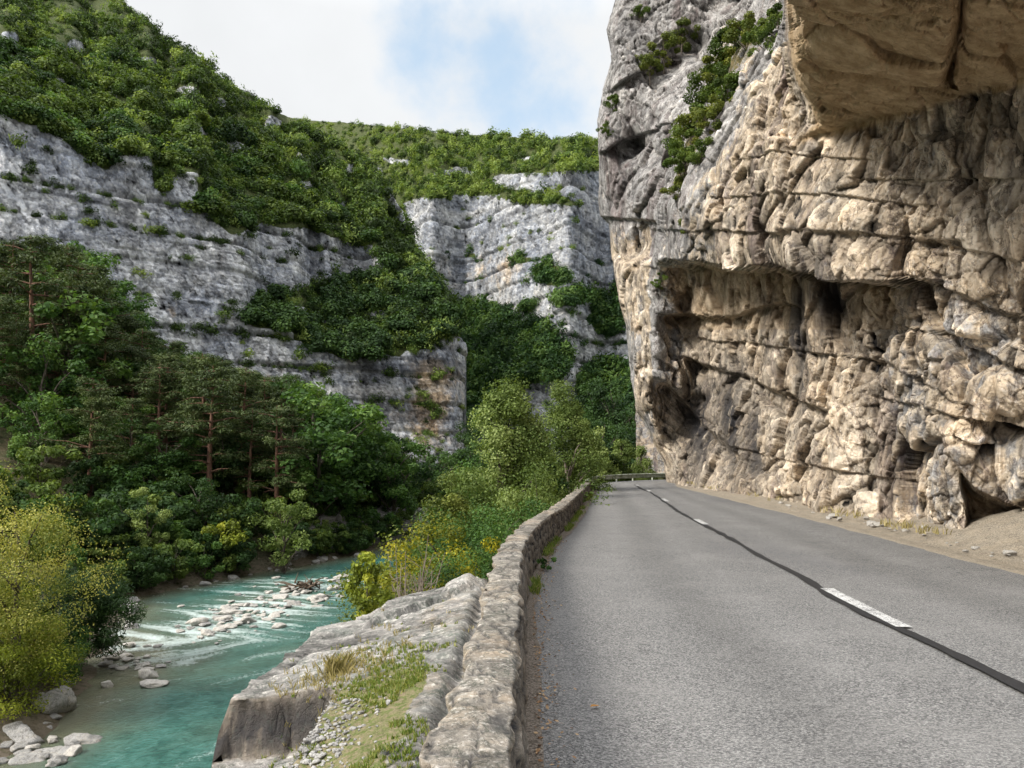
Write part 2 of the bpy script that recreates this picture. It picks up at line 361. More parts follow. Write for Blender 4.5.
c = mixc(t, ramp(t, f1, .35, .65), mixc(t, .55, c, (.05, .05, .052)), c)
c = mixc(t, math_n(t, 'MULTIPLY', ramp(t, f2, .42, .7), .35), c, (.24, .235, .23))
c = mixc(t, math_n(t, 'MULTIPLY', ramp(t, f3, .5, .68), .4), c, (.105, .105, .115))
cr = math_n(t, 'ABSOLUTE', math_n(t, 'SUBTRACT', noise_n(t, .9, 7, .6, co, 1.2), .5)); cz = ramp(t, noise_n(t, .22, 3, .5, co), .52, .60)
c = mixc(t, math_n(t, 'MULTIPLY', ramp(t, cr, 0, .006, .75, 0), cz), c, (.035, .035, .037))
wt = N(t, 'ShaderNodeVectorMath', operation='SCALE'); L(t, c, wt.inputs[0]); L(t, math_n(t, 'ADD', 1.0, attr(t, 'wear')), wt.inputs['Scale']); c = wt.outputs[0]
L(t, c, p.inputs['Base Color']); p.inputs['Roughness'].default_value = .82
bump(t, p, math_n(t, 'ADD', f1, math_n(t, 'MULTIPLY', vo.outputs['Distance'], .8)), .9, .008)
u_ = np.repeat(np.linspace(0, 1, 30)[None], nR, 0); un = u_ + .03 * fbm(np.stack([GR[..., 1] * .15, 0 * u_, 0 * u_], -1), 3, 45)
wear = sum(.10 * np.exp(-((un - q) / .045) ** 2) for q in (.16, .36, .66, .84)) - .12 * np.exp(-((un - .26) / .05) ** 2) - .10 * np.exp(-((un - .75) / .05) ** 2) - .05 + .12 * fbm(np.stack([GR[..., 0] * .5, GR[..., 1] * .12, 0 * u_], -1), 4, 46)
road = tag(grid_obj("road", GR, m, {'wear': wear}, flip=True), kind='structure', label='grey asphalt road bending right under the cliff')
# shoulder between the asphalt and the cliff, gravelly, rising to the rock
m, t, p, o = new_mat("gravel_shoulder"); co = objco(t); n1 = noise_n(t, 3, 7, .7, co); n2 = noise_n(t, 40, 4, .7, co)
c = mixc(t, ramp(t, n1, .35, .65), (.30, .25, .19), (.19, .165, .135)); c = mixc(t, ramp(t, n2, .4, .65), c, (.38, .34, .275)); c = mixc(t, math_n(t, 'MULTIPLY', ramp(t, n2, .5, .3), .6), c, (.09, .075, .06))
L(t, c, p.inputs['Base Color']); bump(t, p, n2, 1, .03); M_gravel = m
w = np.linspace(0, 1, 28); G3 = []
for i in range(nR):
    a = B[i] + (-.10, 0); d = np.array([1.0, -.12 if B[i][1] > 39 else 0.0])
    wid = 3.2
    q = a + w[:, None] * d * wid; G3.append(q)
G3 = np.array(G3); nz = fbm(np.concatenate([G3 * 1.2, 0 * G3[..., :1]], -1), 4, 50); nz2 = fbm(np.concatenate([G3 * 7, 0 * G3[..., :1]], -1), 3, 51)
gut = np.exp(-((w - .16) / .06) ** 2)[None]
mound = np.exp(-((G3[..., 1] - 13.0) / 1.7) ** 2) * sst(.22, .8, w)[None]
Z3 = -.02 + .035 * sst(.0, .07, w)[None] - .03 * gut + .30 * sst(.2, 1, w)[None] ** 1.5 + .48 * mound + (nz * .10 + nz2 * .045) * sst(.03, .3, w)[None]
tag(grid_obj("gravel_shoulder", np.concatenate([G3, Z3[..., None]], -1), M_gravel, flip=True), kind='structure', label='gravel strip between the asphalt and the cliff')
# dirt strip along the wall foot
m, t, p, o = new_mat("leaf_litter_strip"); co = objco(t); n1 = noise_n(t, 9, 7, .75, co); n2 = noise_n(t, 55, 3, .7, co)
c = mixc(t, ramp(t, n2, .35, .65), (.085, .07, .06), (.25, .215, .18)); c = mixc(t, math_n(t, 'MULTIPLY', ramp(t, n1, .5, .65), .6), c, (.06, .05, .035)); L(t, c, p.inputs['Base Color']); bump(t, p, n2, 1, .02)
ys = np.arange(1.2, 34, .12); wob = fbm(np.stack([ys * 2.3, 0 * ys, 0 * ys], -1), 3, 71) * .035
wdt = .07 + .012 * np.clip(ys - 8, 0, 12) + wob
poly_strip("verge", ys, xroad_l(ys) - .05, xroad_l(ys) + wdt, m, .016, 5)['kind'] = 'structure'

# centre line: tar seam and white dashes
C = resample(CL, 900); S = np.concatenate([[0], np.cumsum(np.linalg.norm(np.diff(C, axis=0), axis=1))])
def ribbon(name, mat, s0, s1, w0, z, off=0., jag=0., seed=1, parent=None):
    s = np.arange(s0, s1, .08); c = np.stack([np.interp(s, S, C[:, k]) for k in (0, 1)], -1)
    tn = np.gradient(c, axis=0); tn /= np.linalg.norm(tn, axis=1, keepdims=True); nrm = np.stack([tn[:, 1], -tn[:, 0]], -1)
    j = lambda q: jag * fbm(np.stack([s * 2.2, 0 * s + q, 0 * s], -1), 3, seed)
    u = np.linspace(-1, 1, 4)
    wob = jag * 1.4 * fbm(np.stack([s * .5, 0 * s, 0 * s + 9], -1), 2, seed + 3)
    q = c[:, None] + nrm[:, None] * ((off + wob)[:, None, None] + u[None, :, None] * (w0 / 2 + j(3.)[:, None, None]))
    qz = np.concatenate([q, np.full(q.shape[:2] + (1,), z)], -1)
    return grid_obj(name, qz, mat, flip=True, parent=parent)
m, t, p, o = new_mat("tar_seam"); co = objco(t); n1 = noise_n(t, 30, 4, .6, co); L(t, mixc(t, n1, (.012, .012, .013), (.035, .035, .038)), p.inputs['Base Color']); p.inputs['Roughness'].default_value = .6
sm_ = ribbon("tar_seam", m, 8, 52.5, .11, .0165, -.03, .04, 4, road); sm_['kind'] = 'structure'
m, t, p, o = new_mat("road_paint"); co = objco(t); n1 = noise_n(t, 60, 4, .7, co); n2 = noise_n(t, 7, 4, .7, co)
L(t, mixc(t, ramp(t, math_n(t, 'ADD', n1, math_n(t, 'MULTIPLY', n2, .5)), .71, .82), (.52, .52, .515), (.17, .17, .172)), p.inputs['Base Color'])
def s_at(y): return float(np.interp(y, C[:, 1], S))
for y0, y1 in ((6.9, 8.95), (17.1, 18.6), (25.6, 27.2), (32.6, 33.9), (38.6, 39.6)):
    ribbon("road_marking", m, s_at(y0), s_at(y1), .145, .0205, .045, .006, 9, road)['kind'] = 'structure'

# ------------------------------------------------------------------ river
bx = np.arange(-31, 14, .11); by = np.concatenate([np.arange(12, 82, .16), np.arange(82, 200, 2.)])
X, Y = np.meshgrid(bx, by)
xl = lerp1(Y, XL); xr = lerp1(Y, XR)
wav = lerp1(Y, [(0, -.1), (22, -.1), (30, -.25), (37, -.45), (47, .1), (55, .55), (66, .7), (90, .8)])
ca, sa = np.cos(wav), np.sin(wav); al = X * -sa + Y * ca; ac = X * ca + Y * sa
P = np.stack([ac * 1.0, al * .45, 0 * X], -1); wv = fbm(P * 1.1, 5, 3, .55); wv2 = fbm(P * 4.5, 3, 8)
bar = np.exp(-(((X + 15.2 - (Y - 44) * .12) / 4.2) ** 2 + ((Y - 45) / 8.5) ** 2))
rap = np.clip(bar * 1.25 + .55 * np.exp(-((Y - 35) / 4.5) ** 2) + .5 * np.exp(-((Y - 54) / 5.) ** 2) + .30 * np.exp(-((Y - 24) / 5.) ** 2) + .12, 0, 1.2)
Zw = WZ + (.02 + .045 * rap) * wv + .012 * wv2 * (.4 + rap) + .05 * rap * vnoise(P * .55, 21)
wx_ = .8 * fbm(np.stack([X * .35, Y * .35, 0 * X], -1), 3, 35); wy_ = .8 * fbm(np.stack([X * .35, Y * .35, 0 * X + 9], -1), 3, 36)
f0 = fbm(np.stack([ac * .62 + wx_ + .37 * al * .3, al * .30 + wy_ + .3 * ac * .2, 0 * X + 3], -1), 7, 31, .68) * 1.25
foam = sst(.0, .95, f0 + .6 * (rap - .36)) * np.clip(.30 + rap, 0, .82)
edge = np.minimum(X - xl, xr - X)
shal = np.clip(1 - edge / 3.2, 0, 1) * (X < (xl + xr) / 2) + .85 * np.exp(-(((X + 17.5) / 5.0) ** 2 + ((Y - 33) / 4.) ** 2)) + .5 * bar
shal = np.clip(shal + .35 * fbm(np.stack([X * .4, Y * .4, 0 * X], -1), 4, 61), 0, 1)
m, t, p, o = new_mat("river_water"); co = objco(t); n1 = noise_n(t, .7, 5, .6, co); n2 = noise_n(t, 6, 4, .6, co); n3 = noise_n(t, 9, 8, .8, co, .6); n4 = noise_n(t, 1.8, 6, .7, co, .8)
c = mixc(t, ramp(t, math_n(t, 'ADD', math_n(t, 'MULTIPLY', n1, .4), math_n(t, 'MULTIPLY', n4, .6)), .36, .64), (.014, .078, .062), (.058, .168, .142)); c = mixc(t, math_n(t, 'MULTIPLY', attr(t, 'shallow'), .85), c, mixc(t, n2, (.10, .085, .045), (.17, .16, .10)))
fo = ramp(t, math_n(t, 'ADD', attr(t, 'foam'), math_n(t, 'MULTIPLY', math_n(t, 'SUBTRACT', n3, .5), 1.5)), .10, 1.0)
c = mixc(t, fo, c, (.47, .55, .54)); L(t, c, p.inputs['Base Color']); L(t, ramp(t, fo, 0, 1, .22, .8), p.inputs['Roughness'])
p.inputs['Specular IOR Level'].default_value = .5; bump(t, p, math_n(t, 'ADD', math_n(t, 'ADD', n2, n4), math_n(t, 'MULTIPLY', n3, .4)), .7, .12)
tag(grid_obj("river", np.stack([X, Y, Zw], -1), m, {'foam': foam, 'shallow': shal}, flip=True), kind='structure', label='turquoise river with white rapids')

# ------------------------------------------------------------------ rock displacement shared by the cliffs
def strata(z, T, seed, warp):
    s = z / T + warp; b = np.floor(s); f = s - b
    off = hsh(b, 0 * b, 0 * b, seed) - .5
    nxt = hsh(b + 1, 0 * b, 0 * b, seed) - .5
    k = sst(.86, 1., f)
    return off * (1 - k) + nxt * k - 1.5 * hsh(b, 0 * b + 5, 0 * b, seed) * np.exp(-((f - .03) / .07) ** 2) - 1.2 * hsh(b + 1, 0 * b + 5, 0 * b, seed) * np.exp(-((f - .99) / .05) ** 2)
def rock_disp(P, S, seed, amp, str_amp=0., str_T=3., zs=1.5, bed=0., sp=None):
    """S the size of the largest blocks in metres"""
    wq = P + S * .07 * np.stack([fbm(P / S * .9, 3, seed + k * 5) for k in range(3)], -1)
    global TONE
    d = 0; TONE = 0
    rough = sst(-.35, .35, fbm(P / (S * 1.3), 3, seed + 91))
    for kk, (sc_, am) in enumerate(((1., 1.), (.45, .52), (.20, .24), (.09, .14), (.04, .07))):
        if sp is not None: am = am * sst(1.6, 5.0, S * sc_ / sp)
        th = 1.9 * sc_ ** .5 + seed; tz = (.35, -.25, .5, -.45, .2)[kk]; zk = (1.25, .62, 1.0, .7, 1.)[kk]
        c_, s_ = math.cos(th), math.sin(th); rx = wq[..., 0] * c_ - wq[..., 1] * s_ + tz * wq[..., 2]; ry = wq[..., 0] * s_ + wq[..., 1] * c_
        f, e = facets(np.stack([rx, ry, wq[..., 2] - .25 * rx * tz], -1), (S * sc_, S * sc_, S * sc_ * zs * zk), seed + int(sc_ * 100), 1.35)
        if kk >= 2: am = am * (.35 + .9 * rough)
        d = d + am * (f * .85 - .35 * np.exp(-(e / .05) ** 2)); TONE = TONE + f * {.45: .25, .2: .45, .09: .35}.get(sc_, 0)
    d = d * amp + amp * .22 * fbm(P / (S * .3), 6, seed + 77, .62)
    if str_amp:
        wp = .25 * fbm(P / (S * 7.), 3, seed + 31) + .05 * fbm(P / S, 3, seed + 32)
        md = .55 + .45 * vnoise(P / (S * 2.2), seed + 33)
        d = d + str_amp * md * (strata(P[..., 2], str_T, seed + 41, wp) + (.12 if bed else 0.) * strata(P[..., 2], str_T * .37, seed + 43, wp * 2.7))
    if bed:      # every bed is broken into upright blocks of its own
        wp = .12 * fbm(P / (S * 3.), 3, seed + 31)
        for T, W, a in ((str_T, S * 1.1, 1.), (str_T * .45, S * .5, .5)):
            b = np.floor(P[..., 2] / T + wp)
            q = np.stack([P[..., 0] / W + .4 * fbm(P / W, 3, seed + 61), P[..., 1] / W, b * 3 + .5], -1)
            f, e = facets(q, (1, 1, 1), seed + 63, .5); d = d + bed * a * (f - .5 * np.exp(-(e / .06) ** 2))
    return d
def displace(G, d, soft=0, view=0.):
    n = grid_normals(G)
    if soft:
        n = np.stack([blur(n[..., k], soft) for k in range(3)], -1); n /= np.linalg.norm(n, axis=-1, keepdims=True) + 1e-9
    G0 = G - np.array([0, 0, EYE]); flip = (n * -G0).sum(-1) < 0
    n = np.where(flip[..., None], -n, n)
    if view:
        n = n - view * G0 / np.linalg.norm(G0, axis=-1, keepdims=True); n /= np.linalg.norm(n, axis=-1, keepdims=True)
    return G + n * d[..., None]

# ------------------------------------------------------------------ the cliff over the road
def cliff_edge(py):
    return lerp1(py, [(-600, 640), (-200, 625), (0, 616), (30, 607), (60, 611), (90, 603), (120, 597), (160, 599), (200, 598), (216, 600), (224, 609), (260, 612), (300, 618), (330, 626), (380, 630), (410, 636), (430, 648), (446, 655), (460, 664), (486, 667), (520, 668)])
ctrl = np.array([(672, 484, 41), (690, 489, 35.5), (720, 495, 30), (760, 502, 25.5), (820, 513, 20.7), (870, 522, 17.9), (940, 533, 15.4), (1024, 546, 13.2), (1150, 566, 10.8), (1400, 600, 8.3), (2400, 700, 3.6),
    (632, 400, 41), (660, 400, 39), (700, 400, 35), (760, 400, 26), (820, 400, 20.6), (900, 400, 16.3), (1024, 400, 12.4), (1400, 400, 7.2), (2400, 400, 3.4), (655, 440, 41), (690, 440, 37),
    (620, 300, 43), (655, 300, 38.5), (690, 300, 33), (760, 300, 24.2), (820, 300, 19), (900, 300, 15), (1024, 300, 11.8), (1400, 300, 7), (2400, 300, 3.3),
    (610, 240, 44), (640, 245, 41), (658, 245, 35.5), (700, 240, 28), (760, 240, 21.5), (820, 240, 17.5), (900, 240, 14.5), (1024, 240, 11.6), (1400, 240, 6.9),
    (598, 150, 46), (640, 150, 44), (672, 190, 33), (690, 160, 30.5), (720, 150, 27), (760, 150, 23), (800, 150, 20), (850, 150, 17), (930, 150, 14), (1024, 150, 11.5), (1400, 150, 6.8),
    (605, 60, 49), (650, 60, 47), (700, 60, 44), (742, 60, 30), (780, 60, 24), (850, 40, 17), (1024, 40, 11.2), (615, 0, 51), (680, 0, 49), (740, 0, 46), (790, 0, 26), (880, 0, 16), (1400, 0, 6.6),
    (620, -200, 54), (740, -200, 46), (860, -200, 20), (1024, -200, 12.5), (1400, -200, 7), (2400, 0, 3.3), (2400, -200, 3.4), (700, -600, 60), (1024, -600, 17), (1500, -600, 8), (2400, -600, 4)], float)
def rbf_fit(pts, val):
    def k(d): return -d
    n = len(pts); d = np.linalg.norm(pts[:, None] - pts[None], axis=-1); M = np.zeros((n + 3, n + 3)); M[:n, :n] = k(d) + np.eye(n) * .03
    M[:n, n] = 1; M[:n, n + 1:] = pts; M[n, :n] = 1; M[n + 1:, :n] = pts.T
    return np.linalg.solve(M, np.concatenate([val, [0, 0, 0]]))
def rbf_ev(w, pts, q):
    r = np.full(len(q), w[len(pts)]) + q @ w[len(pts) + 1:]
    for i in range(len(pts)): r -= w[i] * np.linalg.norm(q - pts[i], axis=1)
    return r
csc = np.array([1 / 100., 1 / 100.])
# inverse depth of a plane x = const is linear in px, so interpolate 1/D
cw = rbf_fit(ctrl[:, :2] * csc, 1 / ctrl[:, 2])
cols = np.concatenate([np.linspace(0, 1, 760), np.array([1.04, 1.1, 1.2, 1.35, 1.55, 1.8, 2.2, 2.8, 3.4])])
vrow = np.concatenate([np.array([-600, -480, -380, -300, -230, -170, -120, -80, -50, -30, -18]), np.arange(-12, 400, 1.0)])
PYa = np.repeat(vrow[:, None], len(cols), 1); E = cliff_edge(PYa); PXa = E + cols[None] * (1028 - E)
# lower part: 400 .. the foot
Dft = lambda px: lerp1(px, [(660, 42), (672, 41), (690, 35.5), (720, 30), (760, 25.5), (820, 20.7), (870, 17.9), (940, 15.4), (1024, 13.2), (1150, 10.8), (1400, 8.3), (2400, 3.6)])
lv = np.linspace(0, 1, 150)[1:]; pxl0 = cliff_edge(np.full(len(cols), 470.)) + cols * (1028 - cliff_edge(np.full(len(cols), 470.)))
pyf = HZ + (EYE + .25) / Dft(pxl0) * FPX
PYb = 399 + lv[:, None] * (pyf[None] - 399); E = cliff_edge(PYb); PXb = E + cols[None] * (1028 - E)
PX = np.concatenate([PXa, PXb]); PY = np.concatenate([PYa, PYb])
Dm = 1 / np.clip(rbf_ev(cw, ctrl[:, :2] * csc, np.stack([PX.ravel(), PY.ravel()], -1) * csc), .008, 1).reshape(PX.shape)
WX = PX + 4 * fbm(np.stack([PX / 38, PY / 38, 0 * PX], -1), 4, 11); WY = PY + 4 * fbm(np.stack([PX / 30, PY / 30, 0 * PX + 7], -1), 4, 12)
def ledge(line, r, under, decay, x0, x1, tap=14):
    t = WY - smooth1(WX, line) ; f = sst(0, under, t) * np.exp(-np.maximum(t - under, 0) / decay)
    return r * f * sst(x0 - tap, x0 + tap * .3, WX) * (1 - sst(x1 - tap * .3, x1 + tap, WX))
rec = ledge([(640, 257), (660, 259), (793, 269), (860, 276), (935, 281)], .23, 8, 150, 690, 900, 46)
rec += ledge([(660, 312), (730, 316), (776, 300), (860, 312)], .065, 5, 70, 668, 800)
rec += ledge([(680, 352), (756, 380), (824, 407), (850, 420)], .06, 5, 60, 690, 830)
rec += ledge([(660, 376), (690, 404), (720, 436), (760, 470)], .055, 8, 45, 662, 735)
rec += ledge([(930, 282), (1024, 320), (1200, 390)], .035, 4, 30, 935, 1300)
rec += ledge([(780, 226), (870, 232), (1024, 240)], .022, 4, 22, 790, 960)
for ln_, r_, x0_, x1_ in (([(690, 196), (800, 192), (940, 205)], .014, 715, 930), ([(720, 160), (800, 152), (880, 160)], .012, 735, 870), ([(700, 336), (800, 348), (920, 366)], .022, 700, 900), ([(860, 300), (1024, 372)], .02, 900, 1300), ([(900, 230), (1024, 262)], .018, 930, 1300), ([(880, 392), (1024, 430)], .02, 880, 1300), ([(700, 436), (800, 462), (900, 480)], .018, 730, 900), ([(840, 180), (1024, 176)], .014, 860, 1300), ([(880, 345), (960, 402)], .018, 870, 965)):
    rec += ledge(ln_, r_, 2.5, 26, x0_, x1_)
rec += ledge([(655, 229), (790, 231)], .02, 3, 25, 655, 780)
rec += ledge([(590, 213), (655, 221)], .028, 4, 60, 590, 652, 6)
rec += ledge([(600, 262), (660, 268)], .014, 3, 30, 606, 655, 6)
rec += ledge([(600, 150), (668, 120), (690, 108)], .02, 4, 30, 598, 680, 8)
rec += ledge([(600, 92), (668, 60)], .018, 4, 30, 598, 680, 8)
Dm = Dm * (1 + rec)
# gully: the front mass ends on a slanting edge, the grown-over gully lies deeper
gl = smooth1(WY, [(-100, 800), (20, 784), (45, 752), (90, 722), (130, 700), (180, 672), (205, 655), (258, 651), (275, 640)])
gm = sst(-9, 2, gl - WX) * (1 - sst(252, 272, WY))
Dm = Dm * (1 + .10 * gm * (1 - sst(40, 110, gl - WX)))
# cave beside the road
tri = inpoly(WX, WY, [(960, 474), (972, 492), (1000, 503), (1040, 515), (1080, 540), (1060, 560), (966, 540), (968, 517)])
Dm = Dm * (1 + .10 * blur(tri, 3))
# small buttress folds on the lower wall
Dm = Dm * (1 - .028 * sst(330, 460, PY) * np.sin(PX / 19 + 2.2 * np.sin(PY / 60)) * sst(700, 780, PX))
# great overhanging block: a ceiling that dips towards the viewer
kx = (HZ - PY) / FPX; ax = (PX - CX) / FPX
Dc = 4.26 / np.clip(kx - .324 + .3 * ax, .05, 9)
low = smooth1(WX, [(700, 180), (795, 140), (806, 139), (830, 138), (870, 128), (930, 106), (960, 99), (1024, 86), (1100, 66), (1400, -20), (2400, -150)])
xbl = lerp1(WY, [(-600, 748), (-200, 770), (0, 790), (40, 793), (62, 797), (90, 808), (108, 818), (122, 824), (130, 815), (138, 806), (150, 790)])
inb = sst(-14, 5, PX * .4 + WX * .6 - xbl) * sst(-1.5, 1.5, low - (WY * .5 + PY * .5))
nt_ = np.exp(-(((WX - lerp1(WY, [(-100, 972), (0, 963), (82, 951)])) / 6.) ** 2)) * (WY < 92)
Dc = Dc * (1 + .13 * nt_ * sst(100, 60, WY)) * (1 + .05 * sst(956, 966, WX) * sst(110, 40, WY))
Dup = Dc * (1 + .0 * PX)
Db = np.where(PY > -60, Dup, 4.26 / np.clip((HZ + 60) / FPX - .324 + .3 * ax, .05, 9) * (1 + (-60 - PY) / 900.))
Dm = Dm * (1 - inb) + np.minimum(Db, Dm) * inb
# round the outline and wrap the cliff round behind it
tE = (PX - cliff_edge(PY)); Dm = Dm + 3.2 * (1 - np.sqrt(np.clip(1 - (1 - np.clip(tE / 13., 0, 1)) ** 2, 0, 1)))
G = unproj(PX, PY, Dm)
ext = []
for q in (30, 18, 10, 5, 2):
    e = G[:, :1].copy(); dirv = np.stack([e[..., 0] * 0 + .75, e[..., 0] * 0 + .66, 0 * e[..., 0]], -1); ext.append(e + dirv * q)
spc = np.linalg.norm(np.gradient(G, axis=1), axis=-1); spc = np.stack([blur(spc, 4)], -1)[..., 0]
d = rock_disp(G + np.stack([.45 * G[..., 2], .1 * G[..., 2], 0 * G[..., 2]], -1), 3.0, 100, .50, .10, 3.1, 2.1, sp=spc)
fade = .45 + .55 * sst(0, 14, tE)
inbs = blur(inb > .5, 2)
d = (.7 * d + .3 * blur(d, 1)) * fade * (1 - .35 * inbs)
GD = displace(G, d, 16, 1.25); tone = TONE
ext = np.concatenate(ext, 1); GD = np.concatenate([ext + (GD[:, :1] - G[:, :1]), GD], 1)
nz1 = fbm(np.stack([PX / 60, PY / 60, 0 * PX], -1), 4, 91)
warm = sst(655, 730, PX + 40 * nz1 + .25 * (PY - 250)) * .95
vst = fbm(np.stack([PX / 9, PY / 90, 0 * PX], -1), 4, 93)
warm = np.maximum(warm, .8 * sst(205, 250, WY + 30 * nz1) * (1 - sst(30, 62, WX - cliff_edge(PY))) * sst(-.25, .15, vst + .5 * nz1))
warm = np.where(PX < gl + 30, np.minimum(warm, .22 + .5 * nz1 + .9 * sst(205, 285, WY + 60 * vst)), warm)
warm = np.where((PX > 900) & (PY > 280), warm - .33, warm)
stain_shade = 0 * PX
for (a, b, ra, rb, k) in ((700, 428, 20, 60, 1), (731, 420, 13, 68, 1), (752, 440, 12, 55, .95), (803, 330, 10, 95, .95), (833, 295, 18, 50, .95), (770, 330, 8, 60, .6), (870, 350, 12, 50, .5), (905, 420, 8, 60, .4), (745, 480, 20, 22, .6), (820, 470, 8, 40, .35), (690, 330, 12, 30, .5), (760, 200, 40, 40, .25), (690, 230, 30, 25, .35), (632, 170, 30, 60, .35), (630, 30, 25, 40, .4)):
    stain_shade = np.maximum(stain_shade, k * np.exp(-(((WX - a) / ra) ** 2 + ((WY - b) / rb) ** 2) * .8))
ochre = np.clip(inbs * 1.0, 0, 1) * .85 + .35 * sst(.05, .18, rec) * (PY < 330)
ochre = np.maximum(ochre, .6 * blur(tri, 3))
veg = .55 * blur(inpoly(WX, WY, [(668, 195), (690, 130), (720, 70), (745, 40), (770, 30), (748, 60), (715, 110), (690, 165), (678, 190)]), 3)
padA = lambda a: np.concatenate([np.repeat(a[:, :1], 5, 1), a], 1)
tag(grid_obj("cliff_rock", GD, M_near, {'warm': padA(warm), 'tone': padA(tone), 'stain_shade': padA(stain_shade), 'ochre': padA(np.clip(ochre, 0, 1)), 'veg': padA(veg)}, smooth=False), kind='structure', label='overhanging limestone cliff along the right of the road')
CL_PX, CL_PY, CL_G = PX, PY, GD[:, 5:]
def on_cliff(px, py):
    i = np.argmin((CL_PX - px) ** 2 + (CL_PY - py) ** 2); return CL_G.reshape(-1, 3)[i]

# ------------------------------------------------------------------ mountains (relief surfaces at their true distance)
def build_mountain(name, pxs, sky_pts, bot, D0, cliffm, S_, amp, strA, strT, seed, mat, label, wrap_right=None, wtan=None, bed=0., hs=10):
    nr = int(bot - min(p_[1] for p_ in sky_pts if -60 < p_[0] < 1000)) if True else 0
    nr = min(nr, 480); v = np.linspace(0, 1, nr)
    top = lerp1(pxs, sky_pts); top = top + 0 * top
    PY = bot + v[:, None] * (top[None] - bot); PX = np.repeat(pxs[None], nr, 0)
    cm = cliffm(PX, PY)
    D = np.zeros_like(PX); D[0] = D0(pxs)
    for i in range(1, nr):
        k = (HZ - PY[i]) / FPX; dpy = PY[i - 1] - PY[i]
        tan_s = np.maximum(k + .22, wtan or .85); tan_c = k + 4.5
        r = D[i - 1] / FPX / ((1 - cm[i]) * (tan_s - k) + cm[i] * (tan_c - k)); D[i] = D[i - 1] + r * dpy
    D = D * (1 + (.006 if hs > 20 else .014) * fbm(np.stack([PX / 90, PY / 140, 0 * PX], -1), 4, seed + 5))
    k = np.arange(-hs, hs + 1); ker = np.exp(-(k / (hs / 2.)) ** 2); ker /= ker.sum()
    D = np.apply_along_axis(lambda r: np.convolve(np.pad(r, hs, mode='edge'), ker, 'valid'), 1, D)
    if wrap_right:
        tE = wrap_right - PX; D = D + 16 * (1 - np.sqrt(np.clip(1 - (1 - np.clip(tE / 14., 0, 1)) ** 2, 0, 1)))
    G = unproj(PX, PY, D)
    d = rock_disp(G, S_, seed, amp, strA, strT, 1.2, bed) * (.3 + .7 * cm)
    GD = displace(G, d, 5); nrm = grid_normals(GD); nrm = np.where(((nrm * -(GD - np.array([0, 0, EYE]))).sum(-1) < 0)[..., None], -nrm, nrm)
    full = GD; tone = TONE
    # over the crest and round the end: the ground goes on behind
    cam0 = np.array([0, 0, EYE]); back = [cam0 + (GD[-1] - cam0) * (1 + q / GD[-1][:, 1:2]) - np.stack([0 * GD[-1][:, 0], 0 * GD[-1][:, 0], q * (.45 + (GD[-1][:, 2] - EYE) / GD[-1][:, 1])], -1) for q in (S_ * 2, S_ * 7, S_ * 25)]
    full = np.concatenate([GD, np.stack(back)], 0)
    pad = lambda a: np.concatenate([a, np.repeat(a[-1:], 3, 0)], 0)
    ext = 0
    if wrap_right:
        e = [np.array([0, 0, EYE]) + (full[:, -1] - np.array([0, 0, EYE])) * (1 + q / full[:, -1, 1:2]) - np.array([.5 * q, 0, 0]) for q in (6, 20, 50, 110)]
        full = np.concatenate([full, np.stack(e, 1)], 1); ext = 4
    padc = lambda a: np.concatenate([a, np.repeat(a[:, -1:], ext, 1)], 1) if ext else a
    return PX, PY, cm, GD, nrm, full, lambda a: padc(pad(a)), tone
nzm = lambda PX, PY, s, sd: fbm(np.stack([PX / s, PY / s, 0 * PX], -1), 4, sd)
# the spur on the left
def spur_cliff(PX, PY):
    wx = PX + 7 * nzm(PX, PY, 26, 1); wy = PY + 7 * nzm(PX, PY, 22, 2)
    A_ = inpoly(wx, wy, [(-400, 80), (-60, 108), (0, 113), (35, 126), (75, 150), (105, 170), (118, 152), (150, 158), (160, 200), (176, 172), (196, 174), (200, 205), (228, 232), (262, 225), (300, 226), (345, 240), (382, 264), (380, 276), (335, 280), (300, 286), (262, 300), (240, 318), (262, 328), (290, 330), (310, 350), (340, 358), (400, 356), (432, 346), (455, 336), (470, 340), (480, 480), (-400, 480)])
    B_ = inpoly(wx, wy, [(268, 300), (300, 292), (330, 283), (395, 282), (430, 300), (450, 330), (400, 345), (350, 350), (300, 330)])
    C_ = inpoly(wx, wy, [(395, 170), (420, 200), (405, 235), (398, 225), (385, 190)])
    m = (A_ & ~B_) | C_
    for (a, b, ra, rb) in ((8, 40, 12, 9), (185, 92, 11, 6), (218, 103, 8, 5), (232, 148, 13, 7), (275, 122, 9, 6), (75, 48, 8, 6), (300, 152, 6, 4), (352, 172, 7, 5), (425, 312, 14, 5), (380, 316, 14, 5), (330, 318, 10, 4), (345, 250, 30, 5), (250, 62, 8, 5), (150, 60, 9, 4), (110, 95, 10, 4), (200, 135, 9, 5), (310, 182, 8, 4), (338, 205, 9, 4), (270, 178, 10, 4), (365, 215, 8, 5), (60, 85, 8, 4), (388, 300, 12, 4), (300, 308, 9, 5), (410, 332, 14, 5)):
        m |= ((wx - a) / ra) ** 2 + ((wy - b) / rb) ** 2 < 1
    return blur(m, 2)
pxA = np.concatenate([np.array([-420, -330, -260, -200, -160, -130, -105, -85, -70, -58, -48, -40, -33, -27, -22, -18]), np.arange(-14, 466, 1.0)])
skyA = [(-420, -330), (-100, -170), (0, -90), (60, -45), (115, -4), (135, 12), (160, 33), (190, 55), (220, 76), (250, 96), (280, 113), (305, 124), (330, 140), (352, 152), (372, 168), (388, 185), (402, 212), (412, 240), (425, 262), (442, 286), (452, 312), (458, 334), (466, 348)]
